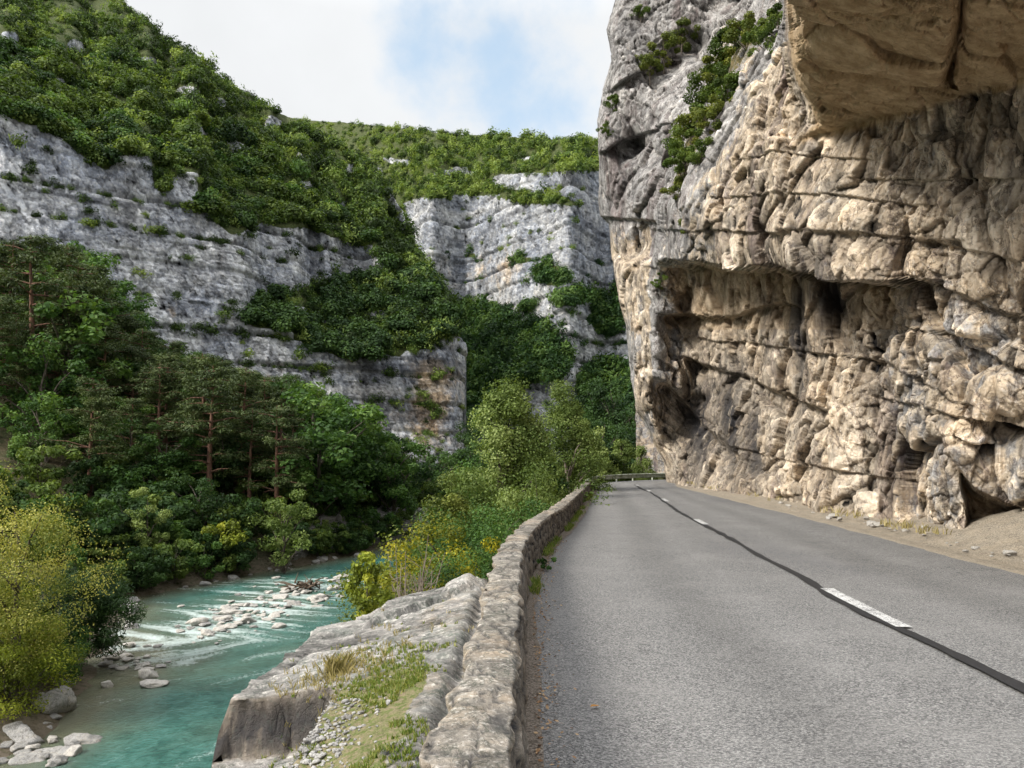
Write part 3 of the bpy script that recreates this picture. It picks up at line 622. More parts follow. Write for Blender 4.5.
PXA, PYA, CMA, GA, NA, FA, pdA, toA = build_mountain("spur", pxA, skyA, 476, lambda x: np.interp(x, [-420, 0, 466], [95, 118, 165]), spur_cliff, 7, .19, 1.8, 6.3, 200, M_spur, '', wrap_right=465, bed=.55)
wA = .06 + .55 * np.exp(-(((PXA - 432) / 22) ** 2 + ((PYA - 385) / 55) ** 2)) + .5 * np.exp(-(((PXA - 172) / 7) ** 2 + ((PYA - 312) / 9) ** 2)) + .2 * (PYA > 360)
vA = np.clip(1.05 - CMA * 1.2, 0, 1) * .9 + .5 * sst(.55, .9, NA[..., 2]) * CMA
stA = .55 * np.exp(-(((PXA - 128) / 9) ** 2 + ((PYA - 225) / 40) ** 2)) + .4 * np.exp(-(((PXA - 380) / 30) ** 2 + ((PYA - 400) / 25) ** 2))
tag(grid_obj("mountain_spur", FA, M_spur, {'warm': pdA(wA), 'veg': pdA(vA), 'tone': pdA(toA), 'stain_shade': pdA(stA), 'ochre': pdA(0 * wA)}, flip=True, smooth=False), kind='structure', label='banded grey cliff and green slope left of the river')
# the wall of the gorge farther back
def far_cliff(PX, PY):
    wx = PX + 6 * nzm(PX, PY, 22, 3); wy = PY + 5 * nzm(PX, PY, 20, 4)
    m = inpoly(wx, wy, [(405, 205), (440, 196), (500, 196), (490, 178), (530, 172), (590, 172), (730, 180), (730, 480), (250, 480), (440, 302), (420, 260)])
    v = inpoly(wx, wy, [(448, 305), (480, 300), (520, 318), (545, 326), (570, 365), (555, 380), (505, 386), (490, 420), (440, 430), (430, 340)])
    v |= inpoly(wx, wy, [(500, 188), (560, 196), (590, 203), (560, 206), (500, 200)])
    for (a, b, ra, rb) in ((550, 276, 17, 9), (572, 300, 15, 7), (606, 318, 17, 20), (590, 296, 12, 5), (552, 345, 6, 14), (528, 306, 9, 5), (630, 305, 16, 14), (470, 254, 7, 3), (520, 258, 14, 3)):
        v |= ((wx - a) / ra) ** 2 + ((wy - b) / rb) ** 2 < 1
    v |= inpoly(wx, wy, [(575, 372), (600, 366), (720, 360), (720, 470), (580, 470)])
    m &= ~v
    for (a, b, ra, rb) in ((455, 172, 25, 3), (525, 157, 12, 2.5), (375, 178, 6, 10), (400, 160, 20, 2)):
        m |= ((wx - a) / ra) ** 2 + ((wy - b) / rb) ** 2 < 1
    return blur(m, 2)
pxB = np.arange(255, 725, 1.0)
skyB = [(255, 108), (300, 120), (340, 122), (400, 128), (450, 134), (520, 137), (560, 139), (600, 141), (725, 148)]
PXB, PYB, CMB, GB, NB, FB, pdB, toB = build_mountain("far", pxB, skyB, 476, lambda x: np.interp(x, [255, 480, 725], [300, 235, 190]), far_cliff, 12, .32, 2.4, 8, 300, M_far, '', wtan=.8, bed=.9, hs=36)
wB = .16 + .3 * np.exp(-(((PXB - 500) / 60) ** 2 + ((PYB - 268) / 22) ** 2)) + .15 * nzm(PXB, PYB, 40, 9)
vB = np.clip(1.05 - CMB * 1.2, 0, 1) * .9 + .5 * sst(.55, .9, NB[..., 2]) * CMB
tag(grid_obj("mountain", FB, M_far, {'warm': pdB(wB), 'veg': pdB(vB), 'tone': pdB(toB), 'stain_shade': pdB(0 * wB), 'ochre': pdB(0 * wB)}, flip=True, smooth=False), kind='structure', label='far banded cliff under a wooded plateau closing the gorge')
# rock beyond the bend
pxC = np.arange(636, 740, 1.0); pyC = np.arange(474, 300, -1.0); PXC, PYC = np.meshgrid(pxC, pyC)
DC = 63 + .10 * (474 - PYC) + 5 * (1 - sst(0, 26, PXC - 640 - .15 * (PYC - 420)))
GC = displace(unproj(PXC, PYC, DC), rock_disp(unproj(PXC, PYC, DC), 3, 400, .5))
tag(grid_obj("rock_slope", GC, M_near, {'warm': .5 + 0 * PXC, 'veg': .3 * (PYC < 440), 'stain_shade': .25 + 0 * PXC, 'ochre': 0 * PXC}, flip=True), kind='structure', label='brown rock slope beyond the bend of the road')
# rock bank across the river
pxD = np.arange(296, 428, .8); pyD = np.arange(572, 500, -.8); PXD, PYD = np.meshgrid(pxD, pyD)
topD = smooth1(PXD, [(296, 545), (312, 522), (335, 514), (370, 516), (400, 512), (428, 518)])
botD = smooth1(PXD, [(296, 556), (330, 553), (360, 546), (400, 549), (428, 552)])
fD = np.clip((572 - PYD) / 72, 0, 1); yy = botD + 6 - fD * (botD + 6 - topD); DD = np.interp(PXD, [296, 345, 428], [62, 70, 78]) + 2.0 * fD ** 2
GD_ = unproj(PXD, yy, DD); GD_ = displace(GD_, rock_disp(GD_, 2.2, 500, .42, .25, 1.2)); bk = np.stack([GD_[-1] + np.array([-.5, q, .12 * q]) for q in (1.5, 5)]); 
pad2 = lambda a: np.concatenate([a, np.repeat(a[-1:], 2, 0)], 0)
tag(grid_obj("rock_bank", np.concatenate([GD_, bk]), M_boul, {'warm': pad2(.2 + 0 * PXD), 'veg': pad2(.25 * (fD > .9)), 'stain_shade': pad2(.35 + 0 * PXD), 'ochre': pad2(0 * PXD)}, flip=True), kind='structure', label='grey rock bank on the far side of the river')

# ------------------------------------------------------------------ rock ledge outside the parapet
lx = np.arange(-3.4, .05, .016); ly = np.concatenate([np.arange(.6, 10.2, .022)])
LX, LY = np.meshgrid(lx, ly); Pl = np.stack([LX, LY, 0 * LX], -1)
wl = fbm(Pl * 1.1, 4, 601); wl2 = fbm(Pl * 3.2, 4, 602)
rim = lerp1(LY, [(.6, -1.55), (3.4, -1.62), (4.6, -1.75), (5.0, -1.9), (6, -1.86), (7.4, -1.88), (8.0, -1.35), (8.5, -.45), (8.9, -.1), (10.2, .2)]) + .10 * wl + .05 * wl2
xe = xroad_l(LY) - .36
top = .24 + .06 * sst(3.0, 2.2, LY) - .10 * np.exp(-((xe - LX - .10) / .07) ** 2) * sst(2.6, 3.4, LY) - .30 * np.clip((xe - LX) / 1.5, 0, 1) ** .8
top = top - .34 * (1 - sst(4.95, 5.06, LY + .12 * wl2)) * sst(-1.15, -1.32, LX + .08 * wl) - .16 * sst(5.2, 3.0, LY) * sst(-.55, -1.2, LX)      # lower step by the dark face
top = top + .10 * sst(7.16, 7.21, LY - 1.05 * (LX + 1.22) + .22 * wl + .06 * wl2) * sst(-.35, -.5, LX) * sst(-1.45, -1.3, LX + .1 * wl2) - .05 * sst(7.0, 7.2, LY - 1.05 * (LX + 1.22)) * sst(-.5, -.8, LX)                                                             # thin upper slab
top = top - .07 * np.exp(-(((LY - 6.15 - .25 * (LX + 1.2)) / .06) ** 2)) * sst(-.75, -.85, LX) * sst(-1.45, -1.35, LX)
f1_, e1_ = facets(Pl + .10 * np.stack([wl, wl2, wl], -1), (.8, .6, 1), 611); f2_, e2_ = facets(Pl + .05 * wl2[..., None], (.22, .17, 1), 612); f3_, e3_ = facets(Pl, (.07, .06, 1), 613)
top = top + .026 * f1_ - .012 * np.exp(-(e1_ / .025) ** 2) + .007 * f2_ + .004 * f3_ + .007 * fbm(Pl * 7, 5, 614, .65) + .012 * wl2
ovr = rim - LX
LZ = np.where(ovr > 0, top - np.clip(ovr, 0, 9) * 5.5 - .25 * sst(0, .06, ovr), top)
ang = facets(np.stack([LX * 2, LY, LZ], -1), (.5, .5, .4), 615)[0]
LYd = LY + (.07 * facets(np.stack([LX, LY * .3, LZ], -1), (.3, .5, .25), 617)[0] + .05 * fbm(np.stack([LX, LY * .3, LZ], -1) * 5, 4, 618)) * np.exp(-((LY + .12 * wl2 - 5.0) / .12) ** 2) * sst(-1.1, -1.3, LX)
LXd = LX + np.where(ovr > 0, .10 * ang + .05 * fbm(np.stack([LX, LY, LZ], -1) * 4, 4, 616), 0)
lp = .5 + .5 * fbm(Pl * 1.3, 4, 620)
soil = sst(.42, .62, .85 * np.exp(-(((LX + .85) / .42) ** 2 + ((LY - 4.3) / 1.35) ** 2)) + .35 * fbm(Pl * 2.6, 4, 621)) * (ovr < 0)
tag(grid_obj("rock_ledge", np.stack([LXd, LYd, LZ], -1), M_ledge, {'tone': .9 * f1_ * .5 + .5 * f2_ + .3 * f3_, 'warm': sst(-1.7, -.5, LX + .8 * wl) * .40, 'veg': soil * .85, 'stain_shade': np.maximum(.75 * (ovr > .03), .95 * np.exp(-((LY + .12 * wl2 - 5.0) / .07) ** 2) * sst(-1.15, -1.32, LX + .08 * wl)), 'ochre': np.maximum(.25 * (ovr > .03), .35 * np.exp(-((LY + .12 * wl2 - 5.0) / .09) ** 2) * sst(-1.1, -1.3, LX))}, flip=True, smooth=False), kind='structure', label='pale limestone ledge outside the parapet')
def ledge_z(x, y):
    return float(LZ[np.argmin(np.abs(ly - y)), np.argmin(np.abs(lx - x))])

# ------------------------------------------------------------------ parapet wall of rough stone
wy = np.arange(-3, 35.85, .035); prof = []
hh = lerp1(wy, [(-3, .56), (8, .55), (12, .50), (20, .44), (36, .38)]); xr_ = xroad_l(wy) - .02
tw = lerp1(wy, [(-3, .37), (2.6, .37), (4, .33), (36, .34)])
ts = np.concatenate([np.linspace(-.5, 0, 16), np.linspace(0, 1, 26)[1:-1], np.linspace(1, 1.6, 22)])
Gw = np.zeros((len(wy), len(ts), 3))
for j, q in enumerate(ts):
    if q <= 0:   Gw[:, j] = np.stack([xr_ - tw - .05 * q, wy, hh + q * .9], -1)
    elif q < 1:  Gw[:, j] = np.stack([xr_ - tw * (1 - q) - .05 * q, wy, hh + .012 * np.sin(np.pi * q)], -1)
    else:        Gw[:, j] = np.stack([xr_ - .05 + .05 * (q - 1) / .6, wy, hh * (1 - (q - 1) / .6) - .02], -1)
face = (ts >= 1)[None] | (ts <= 0)[None]
Pw = Gw + .03 * np.stack([fbm(Gw * 5, 3, 701 + k) for k in range(3)], -1)
fA, eA = facets(Pw * np.array([1, 1, 1.]), (.42, .26, .13), 705, .5); fB, eB = facets(Pw, (.17, .24, 5), 707, .35); fC, eC = facets(Pw, (.05, .05, .05), 709)
dw = np.where(face, .028 * fA - .035 * np.exp(-(eA / .10) ** 2) + .006 * fC, .006 * fB - .012 * np.exp(-(eB / .045) ** 2) + .003 * fC + .005 * fbm(Gw * 7, 4, 711))
edgew = np.exp(-(np.minimum(np.abs(ts - 0), np.abs(ts - 1)) / .05) ** 2)[None]
nb_ = fbm(np.stack([wy * 4.5, 0 * wy, 0 * wy], -1), 4, 713)[:, None]; nb2 = fbm(np.stack([wy * 4.5, 0 * wy + 50, 0 * wy], -1), 4, 714)[:, None]
Gd = Gw.copy(); dw_ = np.where(ts >= 1, 1., np.where(ts <= 0, -1., 0.))[None]
Gd[..., 0] += dw_ * dw; Gd[..., 2] += (dw_ == 0) * dw * 1.0
Gd[..., 0] += np.where(ts[None] > .5, .03 * nb_, .07 * nb2) * sst(.2, 0, np.minimum(np.abs(ts), np.abs(ts - 1)))[None]; Gd[..., 2] -= .012 * edgew * (.6 + nb_)
M_wall = rock_mat("parapet_stone", .5, (.215, .195, .17), (.30, .27, .23), (.32, .27, .21), (.25, .20, .15), (.09, .105, .09), .02, .2)
wallo = empty("stone_wall", (0, 0, 0)); tag(wallo, 'low rough stone parapet curving along the left edge of the road', 'wall')
stain_shade_w = np.where(ts[None] > 1.02, .55, 0) + np.where(face, .8 * np.exp(-(eA / .07) ** 2), .75 * np.exp(-(eB / .05) ** 2))  # shade of the road face painted into its colour; the joints are dark mortar
grid_obj("masonry", Gd, M_wall, {'tone': np.where(face, fA, fB) * .7 + .3 * fC, 'warm': .40 + .4 * fbm(Gw * 1.5, 3, 720), 'stain_shade': stain_shade_w, 'ochre': .12 * face + 0 * dw, 'veg': .30 * (ts[None] > 1.35) + 0 * dw}, parent=wallo, flip=True, smooth=False)
# the end of the wall by the guard rail
cb = MB(); e0 = Gd[-1]; cb.add(np.concatenate([e0, e0.mean(0)[None] + (0, .02, -.05)]), np.array([[i, i + 1, len(e0)] for i in range(len(e0) - 1)]))
V_, F_ = cb.get(); mesh_obj("end_face", V_, F_, M_wall, wallo)

# ------------------------------------------------------------------ guard rail round the bend
m, t, p, o = new_mat("mossy_steel"); co = objco(t); n1 = noise_n(t, 3, 5, .7, co); L(t, mixc(t, ramp(t, n1, .35, .6), (.17, .21, .12), (.44, .47, .41)), p.inputs['Base Color']); p.inputs['Roughness'].default_value = .7
gr = empty("guardrail", (3.7, 36.2, 0)); tag(gr, 'weathered greenish steel guardrail round the outside of the bend', 'guardrail')
rp = resample([(3.62, 36.2), (4.15, 39.5), (4.95, 43.1), (7.4, 47.2), (11.3, 50.3), (17.5, 53.4), (26, 56.5)], 120)
cs = [(0, .135), (.03, .15), (.03, .20), (0, .225), (-.02, .27), (0, .315), (.03, .34), (.03, .39), (0, .405)]
tn = np.gradient(rp, axis=0); tn /= np.linalg.norm(tn, axis=1, keepdims=True); nr_ = np.stack([tn[:, 1], -tn[:, 0]], -1)
Gg = np.stack([np.stack([rp[:, 0] + nr_[:, 0] * a, rp[:, 1] + nr_[:, 1] * a, np.full(len(rp), b)], -1) for a, b in cs], 1) - np.array([3.7, 36.2, 0])
ro = grid_obj("rail", Gg, m, parent=gr, flip=True); md = ro.modifiers.new("thick", 'SOLIDIFY'); md.thickness = .006
sl = np.concatenate([[0], np.cumsum(np.linalg.norm(np.diff(rp, axis=0), axis=1))])
for q in np.arange(.3, sl[-1], 2.0):
    x = np.interp(q, sl, rp[:, 0]) - 3.7; y = np.interp(q, sl, rp[:, 1]) - 36.2; k = int(np.argmin(abs(sl - q))); x -= nr_[k, 0] * .07; y -= nr_[k, 1] * .07
    V_, F_ = tube([(x, y, -.6), (x, y, .395)], .05, 6); V_ = np.concatenate([V_, [[x, y, .40]]]); F2 = np.array([[6 + i, 6 + (i + 1) % 6, 12] for i in range(6)]); mesh_obj("post", V_, [F_, F2], m, gr)

# ------------------------------------------------------------------ foliage builders
def unit(rng, n):
    v = rng.normal(size=(n, 3)); return v / np.linalg.norm(v, axis=1, keepdims=True)
def leaves(C, Nrm, ln, wd, rng, tint, droop=0.):
    """one quad per leaf, folded nowhere, a lozenge of length ln and width wd"""
    n = len(C); r = unit(rng, n); u = np.cross(Nrm, r); u /= np.linalg.norm(u, axis=1, keepdims=True) + 1e-9
    if droop: u[:, 2] -= droop; u /= np.linalg.norm(u, axis=1, keepdims=True)
    v = np.cross(Nrm, u); v /= np.linalg.norm(v, axis=1, keepdims=True) + 1e-9
    k = rng.uniform(.65, 1.3, n)[:, None]
    V = np.stack([C - u * ln * k / 2, C + v * wd * k / 2 + u * ln * k * .06, C + u * ln * k / 2, C - v * wd * k / 2 + u * ln * k * .06], 1)
    return V.reshape(-1, 3), np.arange(4 * n).reshape(n, 4), np.repeat(tint, 4)
def crown_points(rng, clumps, rad, n, flat=.75, up=.45, jit=.55):
    """leaves in shells round clump centres; clump tints make the light and dark parts"""
    k = len(clumps); idx = rng.integers(0, k, n); dr = unit(rng, n); rr = rad[idx] * (.35 + .7 * rng.random(n) ** .6)
    off = dr * rr[:, None]; off[:, 2] *= flat
    C = clumps[idx] + off; Nn = dr * .75 + np.array([0, 0, up]) + rng.normal(size=(n, 3)) * jit; Nn /= np.linalg.norm(Nn, axis=1, keepdims=True)
    ct = rng.uniform(-.30, .30, k)
    return C, Nn, np.clip(.45 + ct[idx] + rng.normal(0, .13, n), 0, 1)
def tree_parts(seed, H, R, z0, nclump, nleaf, ll, lw, shape='round', bark_r=.02, lean=0.):
    rng = np.random.default_rng(seed)
    trunk = MB(); zt = H * .8
    path = np.array([(0, 0, -.4)] + [(lean * f * H + .03 * H * rng.normal() * f, .03 * H * rng.normal() * f, zt * f) for f in (.0, .15, .3, .5, .75, 1.0)])
    trunk.add(*tube(path, np.array([1.35, 1.1, .95, .8, .62, .4, .14]) * H * bark_r, 7))
    cl = []
    lob = unit(rng, 7); lobk = rng.uniform(.75, 1.25, 7)
    while len(cl) < nclump:
        d = unit(rng, 1)[0]; k = 1 + .30 * sum((lobk[i] - 1) * 4 * max(0, d @ lob[i] - .55) for i in range(7)); f = rng.random() ** .40
        zz = (d[2] * .5 * f * k + .5)
        if shape == 'poplar': w = np.interp(zz, [0, .25, .5, .8, 1.1], [.85, 1, .72, .36, .10])
        elif shape == 'cone': w = np.interp(zz, [0, .15, .6, 1.1], [1, 1, .5, .05])
        else: w = 1
        cl.append((d[0] * R * f * k * w, d[1] * R * f * k * w, z0 + (H - z0) * zz))
    cl = np.array(cl); cl[:, 0] += lean * np.clip(cl[:, 2], 0, H)
    rad = rng.uniform(.16, .30, len(cl)) * R * (1.0 if shape == 'round' else .85)
    for i in rng.permutation(len(cl))[:min(len(cl), 16)]:
        c = cl[i]; zb = max(z0 * .5, c[2] - .8 * np.hypot(c[0], c[1]) - .1 * H); zb = min(zb, zt * .95)
        b = np.array([np.interp(zb, path[:, 2], path[:, k]) for k in (0, 1)] + [zb]); mid = (b + c) / 2 + (0, 0, .04 * H)
        trunk.add(*tube([b, mid, c], np.array([.45, .28, .08]) * H * bark_r, 5))
    C, Nn, ti = crown_points(rng, cl, rad, nleaf)
    return trunk.get(), leaves(C, Nn, ll, lw, rng, ti)
def make_tree(name, seed, H, R, z0, ncl, nl, ll, lw, leafm, barkm=None, shape='round', bark_r=.02, lean=0.):
    root = empty(name); (tv, tf), (v, f, ti) = tree_parts(seed, H, R, z0, ncl, nl, ll, lw, shape, bark_r, lean)
    mesh_obj("trunk", tv, tf, barkm or M_bark, root, smooth=True); mesh_obj("crown", v, f, leafm, root, {'tint': ti})
    return root
def make_pine(seed, H, R, nl):
    rng = np.random.default_rng(seed); root = empty("pine_tree"); tr = MB()
    bend = rng.normal(0, .02, 2)
    path = np.array([(bend[0] * H * f + .012 * H * math.sin(5 * f), bend[1] * H * f, H * f) for f in (-.03, .1, .25, .4, .55, .7, .85, 1.)])
    tr.add(*tube(path, np.array([1.2, 1, .88, .76, .62, .45, .28, .08]) * .021 * H, 8))
    cl = []; rad = []
    for z in np.arange(.30, 1.0, .055):
        w = np.interp(z, [.30, .45, .7, .9, 1.], [.55, 1., .85, .5, .2]) * R
        for a in rng.uniform(0, 2 * np.pi, rng.integers(2, 5)):
            L_ = w * rng.uniform(.45, 1.1); b = np.array([np.interp(z * H, path[:, 2], path[:, k]) for k in (0, 1)] + [z * H])
            tip = b + np.array([math.cos(a) * L_, math.sin(a) * L_, L_ * rng.uniform(-.12, .22)])
            tr.add(*tube([b, (b + tip) / 2 + (0, 0, .06 * L_), tip], np.array([.30, .2, .06]) * .02 * H, 5))
            if z < .40 and rng.random() < .6: continue
            for f in np.linspace(.45, 1.05, 4): cl.append(b + (tip - b) * f + rng.normal(0, .05, 3) * R); rad.append(R * rng.uniform(.13, .24))
    cl = np.array(cl); C, Nn, ti = crown_points(rng, cl, np.array(rad), nl, flat=.45, up=.9, jit=.5)
    v, f, ti = leaves(C, Nn, .33, .10, rng, ti)
    mesh_obj("trunk", *tr.get(), M_red, root, smooth=True); mesh_obj("crown", v, f, M_pine, root, {'tint': ti})
    return root
used = set()
def place(proto, loc, rz, s, label, group=None, cat='tree'):
    if proto.name not in used:
        used.add(proto.name); proto.location = loc; proto.rotation_euler = (0, 0, rz); proto.scale = s; r = proto
    else: r = dup(proto, loc, rz, s)
    tag(r, label, cat, group); return r
rnd = random.Random(5)

# ------------------------------------------------------------------ the wood on the left bank
fl = 5200
BRO = [make_tree("broadleaf_tree", 20 + i, 12, 4.0 + .25 * i, 2.0, 34, fl, .36, .24, M_leaf if i % 2 == 0 else M_dark) for i in range(6)]
PIN = [make_pine(60 + i, 14, 4.2, 9000) for i in range(4)]
BUS = [make_tree("understory_shrub", 80 + i, 4, 2.2, .2, 20, 2200, .26, .15, (M_leaf, M_scrub, M_dark)[i], bark_r=.012) for i in range(3)]
def ground_tree(px, D, proto, top_py, H0, label, group=None, cat='tree', wide=1.0, base_z=None):
    x = (px - CX) / FPX * D; z0 = hz(x, D) if base_z is None else base_z; zt = EYE + (HZ - top_py) / FPX * D; k = max(.15, (zt - z0) / H0)
    return place(proto, (x, D, z0 - .1), rnd.uniform(0, 6.28), (k * wide, k * wide, k), label, group, cat)
OUT = [(-80, 220), (0, 232), (80, 232), (105, 262), (125, 300), (160, 335), (200, 350), (250, 366), (300, 372), (340, 398), (390, 432), (428, 466), (445, 492)]
G_BL, G_DK, G_PN, G_US = 'broadleaf trees of the wood on the left bank', 'dark broadleaf trees of the wood on the left bank', 'pines among the wood on the left bank', 'shrubs under the wood on the left bank'
n = 0; spots = []
rs = random.Random(11)
for k in range(4000):
    if len(spots) >= 190: break
    D = rs.uniform(58, 128); px = rs.uniform(-60, 436); x = (px - CX) / FPX * D; xl_ = float(lerp1(D, XL))
    if xl_ - x < 3.5: continue
    if any((x - a) ** 2 + (D - b) ** 2 < 7.5 for a, b, *_ in spots): continue
    z0 = hz(x, D); out_py = float(lerp1(px, OUT)); zmax = EYE + (HZ - out_py - rs.uniform(0, 14)) / FPX * D
    H = min(zmax - z0, rs.uniform(9, 15) if rs.random() < .8 else rs.uniform(14, 18))
    if H < 4.5: continue
    if D < 74 and px < 300 and rs.random() < .5: H = min(H, 6.5)
    spots.append((x, D, z0, H, px))
for i, (x, D, z0, H, px) in enumerate(spots):
    r_ = rs.random(); pine = (r_ < (.8 if D < 84 else .4) and px < 330 and px > -60 and H > 7 and D < 105)
    if pine: place(rs.choice(PIN), (x, D, z0 - .1), rs.uniform(0, 6.28), (H / 14,) * 3, 'tall dark green pine standing among the broadleaf trees on the left bank', G_PN)
    else:
        j = rs.choice((0, 2, 4, 0, 2, 4, 1, 3, 5)); w_ = H / 12 * rs.uniform(.95, 1.3)
        place(BRO[j], (x, D, z0 - .1), rs.uniform(0, 6.28), (w_, w_, H / 12), 'fresh green broadleaf tree in the wood on the left bank' if j % 2 == 0 else 'dark green broadleaf tree in the wood on the left bank', G_BL if j % 2 == 0 else G_DK)
for k in range(170):
    D = rs.uniform(44, 92); xl_ = float(lerp1(D, XL)); x = xl_ - .9 - 14 * rs.random() ** 1.6; px = CX + x / D * FPX
    if px < -40: continue
    s_ = rs.uniform(.35, 1.0) if xl_ - x < 4 else rs.uniform(.6, 1.3); place(BUS[k % 3], (x, D, hz(x, D) - .15), rs.uniform(0, 6.28), (s_,) * 3, ('bright green shrub under the trees along the left bank', 'yellowish green shrub under the trees along the left bank', 'dark green shrub under the trees along the left bank')[k % 3], G_US + (', bright', ', yellowish', ', dark')[k % 3], 'shrub')
# trees that stand out in it
RP = make_pine(71, 15, 4.4, 9500); RP.name = "pine_tree"
ground_tree(104, 70, RP, 318, 15, 'tallest pine with bare orange-red trunk in front of the left wood', cat='pine')
ground_tree(166, 68, make_pine(72, 14, 3.8, 5600), 352, 14, 'pine with reddish trunk right of the tallest bare-trunked pine', cat='pine')
ground_tree(280, 72, make_pine(73, 13, 3.2, 4200), 388, 13, 'thin pine with pale grey trunk near the middle of the left wood', cat='pine')
for i, (px, D, tp, lab) in enumerate(((18, 66, 318, 'dark pine at the left border, its crown above the yellow tree'), (58, 72, 300, 'broad dark pine between the left border and the tallest bare-trunked pine'), (204, 66, 352, 'leaning pine with dense crown right of the two red-trunked pines'), (236, 74, 366, 'dark pine between the leaning pine and the thin grey-trunked pine'), (132, 64, 396, 'shorter pine in front, between the two red-trunked pines'))):
    ground_tree(px, D, make_pine(75 + i, 14, 4.2, 8500), tp, 14, lab, cat='pine')
for px, D, tp, lab in ((30, 100, 236, 'bright green tree at the upper left, against the grey cliff'), (78, 98, 240, 'leafy green tree on the upper edge of the wood beside the cliff'), (345, 76, 398, 'fresh green tree at the right end of the left wood'), (392, 78, 432, 'rounded green tree above the grey rock bank, right end of the wood')):
    ground_tree(px, D, make_tree("broadleaf_tree", 100 + px, 12, 4.6, 1.5, 34, 6000, .36, .24, M_leaf), tp, 12, lab)
t_ = make_tree("riverside_tree", 131, 8, 2.3, 1.3, 26, 5200, .22, .10, M_pop, lean=.05); ground_tree(150, 52.5, t_, 482, 8, 'leaning olive-green tree at the foot of the left bank, beside the river', cat='tree')
t_ = make_tree("riverside_tree", 133, 6, 2.4, .5, 22, 4200, .22, .10, M_pop); ground_tree(283, 58, t_, 488, 6, 'feathery grey-green shrubby tree on the left bank before the rock bank', cat='tree')
t_ = make_tree("riverside_shrub", 134, 4, 2.0, .3, 18, 2600, .24, .14, M_gy); ground_tree(222, 56, t_, 512, 4, 'yellow-green bush on the left bank above the rapids', cat='shrub')
# near left bank: yellow tree, dark willow
t_ = make_tree("yellow_tree", 141, 9, 3.5, .6, 150, 30000, .10, .065, M_yel, lean=-.02); ground_tree(14, 25.5, t_, 462, 9, 'yellow-leaved tree at the near left edge of the river', cat='tree', base_z=-6.6, wide=.88)
t_ = make_tree("yellow_tree", 142, 6, 3.0, .2, 90, 16000, .13, .08, M_gy); ground_tree(-14, 27, t_, 560, 6, 'yellow-green shrubby tree below the tall yellow tree', cat='tree', base_z=-6.6, wide=.85)
t_ = make_tree("willow_bush", 143, 4, 2.5, .0, 80, 24000, .22, .045, M_dark, bark_r=.012); ground_tree(72, 31.5, t_, 566, 4, 'dark green willow bush overhanging the river below the yellow tree', cat='bush', base_z=-7.0, wide=1.0)

t_ = make_tree("riverside_shrub", 144, 4, 2.2, .0, 70, 15000, .09, .055, M_gy, bark_r=.012); ground_tree(6, 25.0, t_, 604, 4, 'yellow-green shrub hanging over the near boulders at the left border', cat='shrub', base_z=-7.3)
t_ = make_tree("riverside_shrub", 145, 3, 1.9, .0, 60, 12000, .09, .055, M_leaf, bark_r=.012); ground_tree(44, 28.5, t_, 618, 3, 'green shrub between the yellow tree and the dark willow bush', cat='shrub', base_z=-7.2)
# ------------------------------------------------------------------ trees behind the parapet
t_ = make_tree("poplar_tree", 151, 11, 3.7, .4, 170, 64000, .115, .075, M_pop, shape='poplar'); ground_tree(508, 27, t_, 374, 11, 'tallest pointed light green tree behind the parapet', base_z=-4.8)
t_ = make_tree("poplar_tree", 152, 10, 3.0, .8, 130, 42000, .105, .07, M_pop, M_twig, shape='poplar', bark_r=.015); ground_tree(564, 34, t_, 376, 10, 'airy pale green tree right of the tallest pointed tree', base_z=-3.5)
t_ = make_tree("poplar_tree", 153, 7, 2.6, .2, 90, 30000, .095, .06, M_olive, shape='poplar'); ground_tree(452, 24, t_, 468, 7, 'olive-yellow tree left of the tallest pointed tree', base_z=-5)
t_ = make_tree("golden_bush", 154, 3.4, 1.5, .1, 50, 13000, .065, .042, M_yolk); ground_tree(448, 17.5, t_, 514, 3.4, 'golden yellow bush behind the rock slab', cat='bush', base_z=-3.2)
for i, (px, D, tp, bz, lab) in enumerate(((492, 19.5, 498, -2.6, 'dark green bush close behind the bend of the parapet'), (536, 24, 468, -2.5, 'green bush behind the parapet under the airy pale tree'), (478, 16, 545, -2.4, 'low green bush beside the golden yellow bush'), (428, 22, 534, -5.4, 'olive green bush left of the golden yellow bush'))):
    ground_tree(px, D, make_tree("riverside_bush", 160 + i, 3.2, 2.2, .0, 60, 15000, .075, .05, (M_leaf, M_pop, M_leaf, M_olive)[i], bark_r=.012), tp, 3.2, lab, cat='bush', base_z=bz)
for i, (px, D, tp, lab) in enumerate(((598, 52, 424, 'pointed green tree behind the near end of the guardrail'), (622, 54, 430, 'slim pointed green tree behind the middle of the guardrail'), (641, 57, 444, 'small light green tree behind the far end of the guardrail'), (580, 50, 434, 'light green tree where the parapet meets the guardrail'), (611, 53, 446, 'low green tree close behind the guardrail'))):
    ground_tree(px, D, make_tree("roadside_tree", 170 + i, 7, 2.6, .2, 70, 10000, .16, .10, (M_pop, M_pop, M_pop, M_pop, M_scrub)[i], shape='cone'), tp, 7, lab, base_z=-3.2, wide=.95)
for i, (px, D, tp, H0, R0, bz, mk, lab) in enumerate(((538, 31, 424, 9, 2.5, -4, M_pop, 'green tree in the gap between the tallest pointed tree and the airy pale tree'), (474, 29, 448, 8, 2.4, -5.5, M_leaf, 'darker green tree on the left flank of the tallest pointed tree'), (584, 44, 420, 9, 2.3, -3.5, M_pop, 'light green tree on the right flank of the airy pale tree'), (552, 28, 462, 6, 2.2, -3.2, M_leaf, 'dark green rounded tree low in front of the airy pale tree'))):
    ground_tree(px, D, make_tree("riverside_tree", 190 + i, H0, R0, .3, 100, 26000, .12, .078, mk, shape='poplar'), tp, H0, lab, base_z=bz)
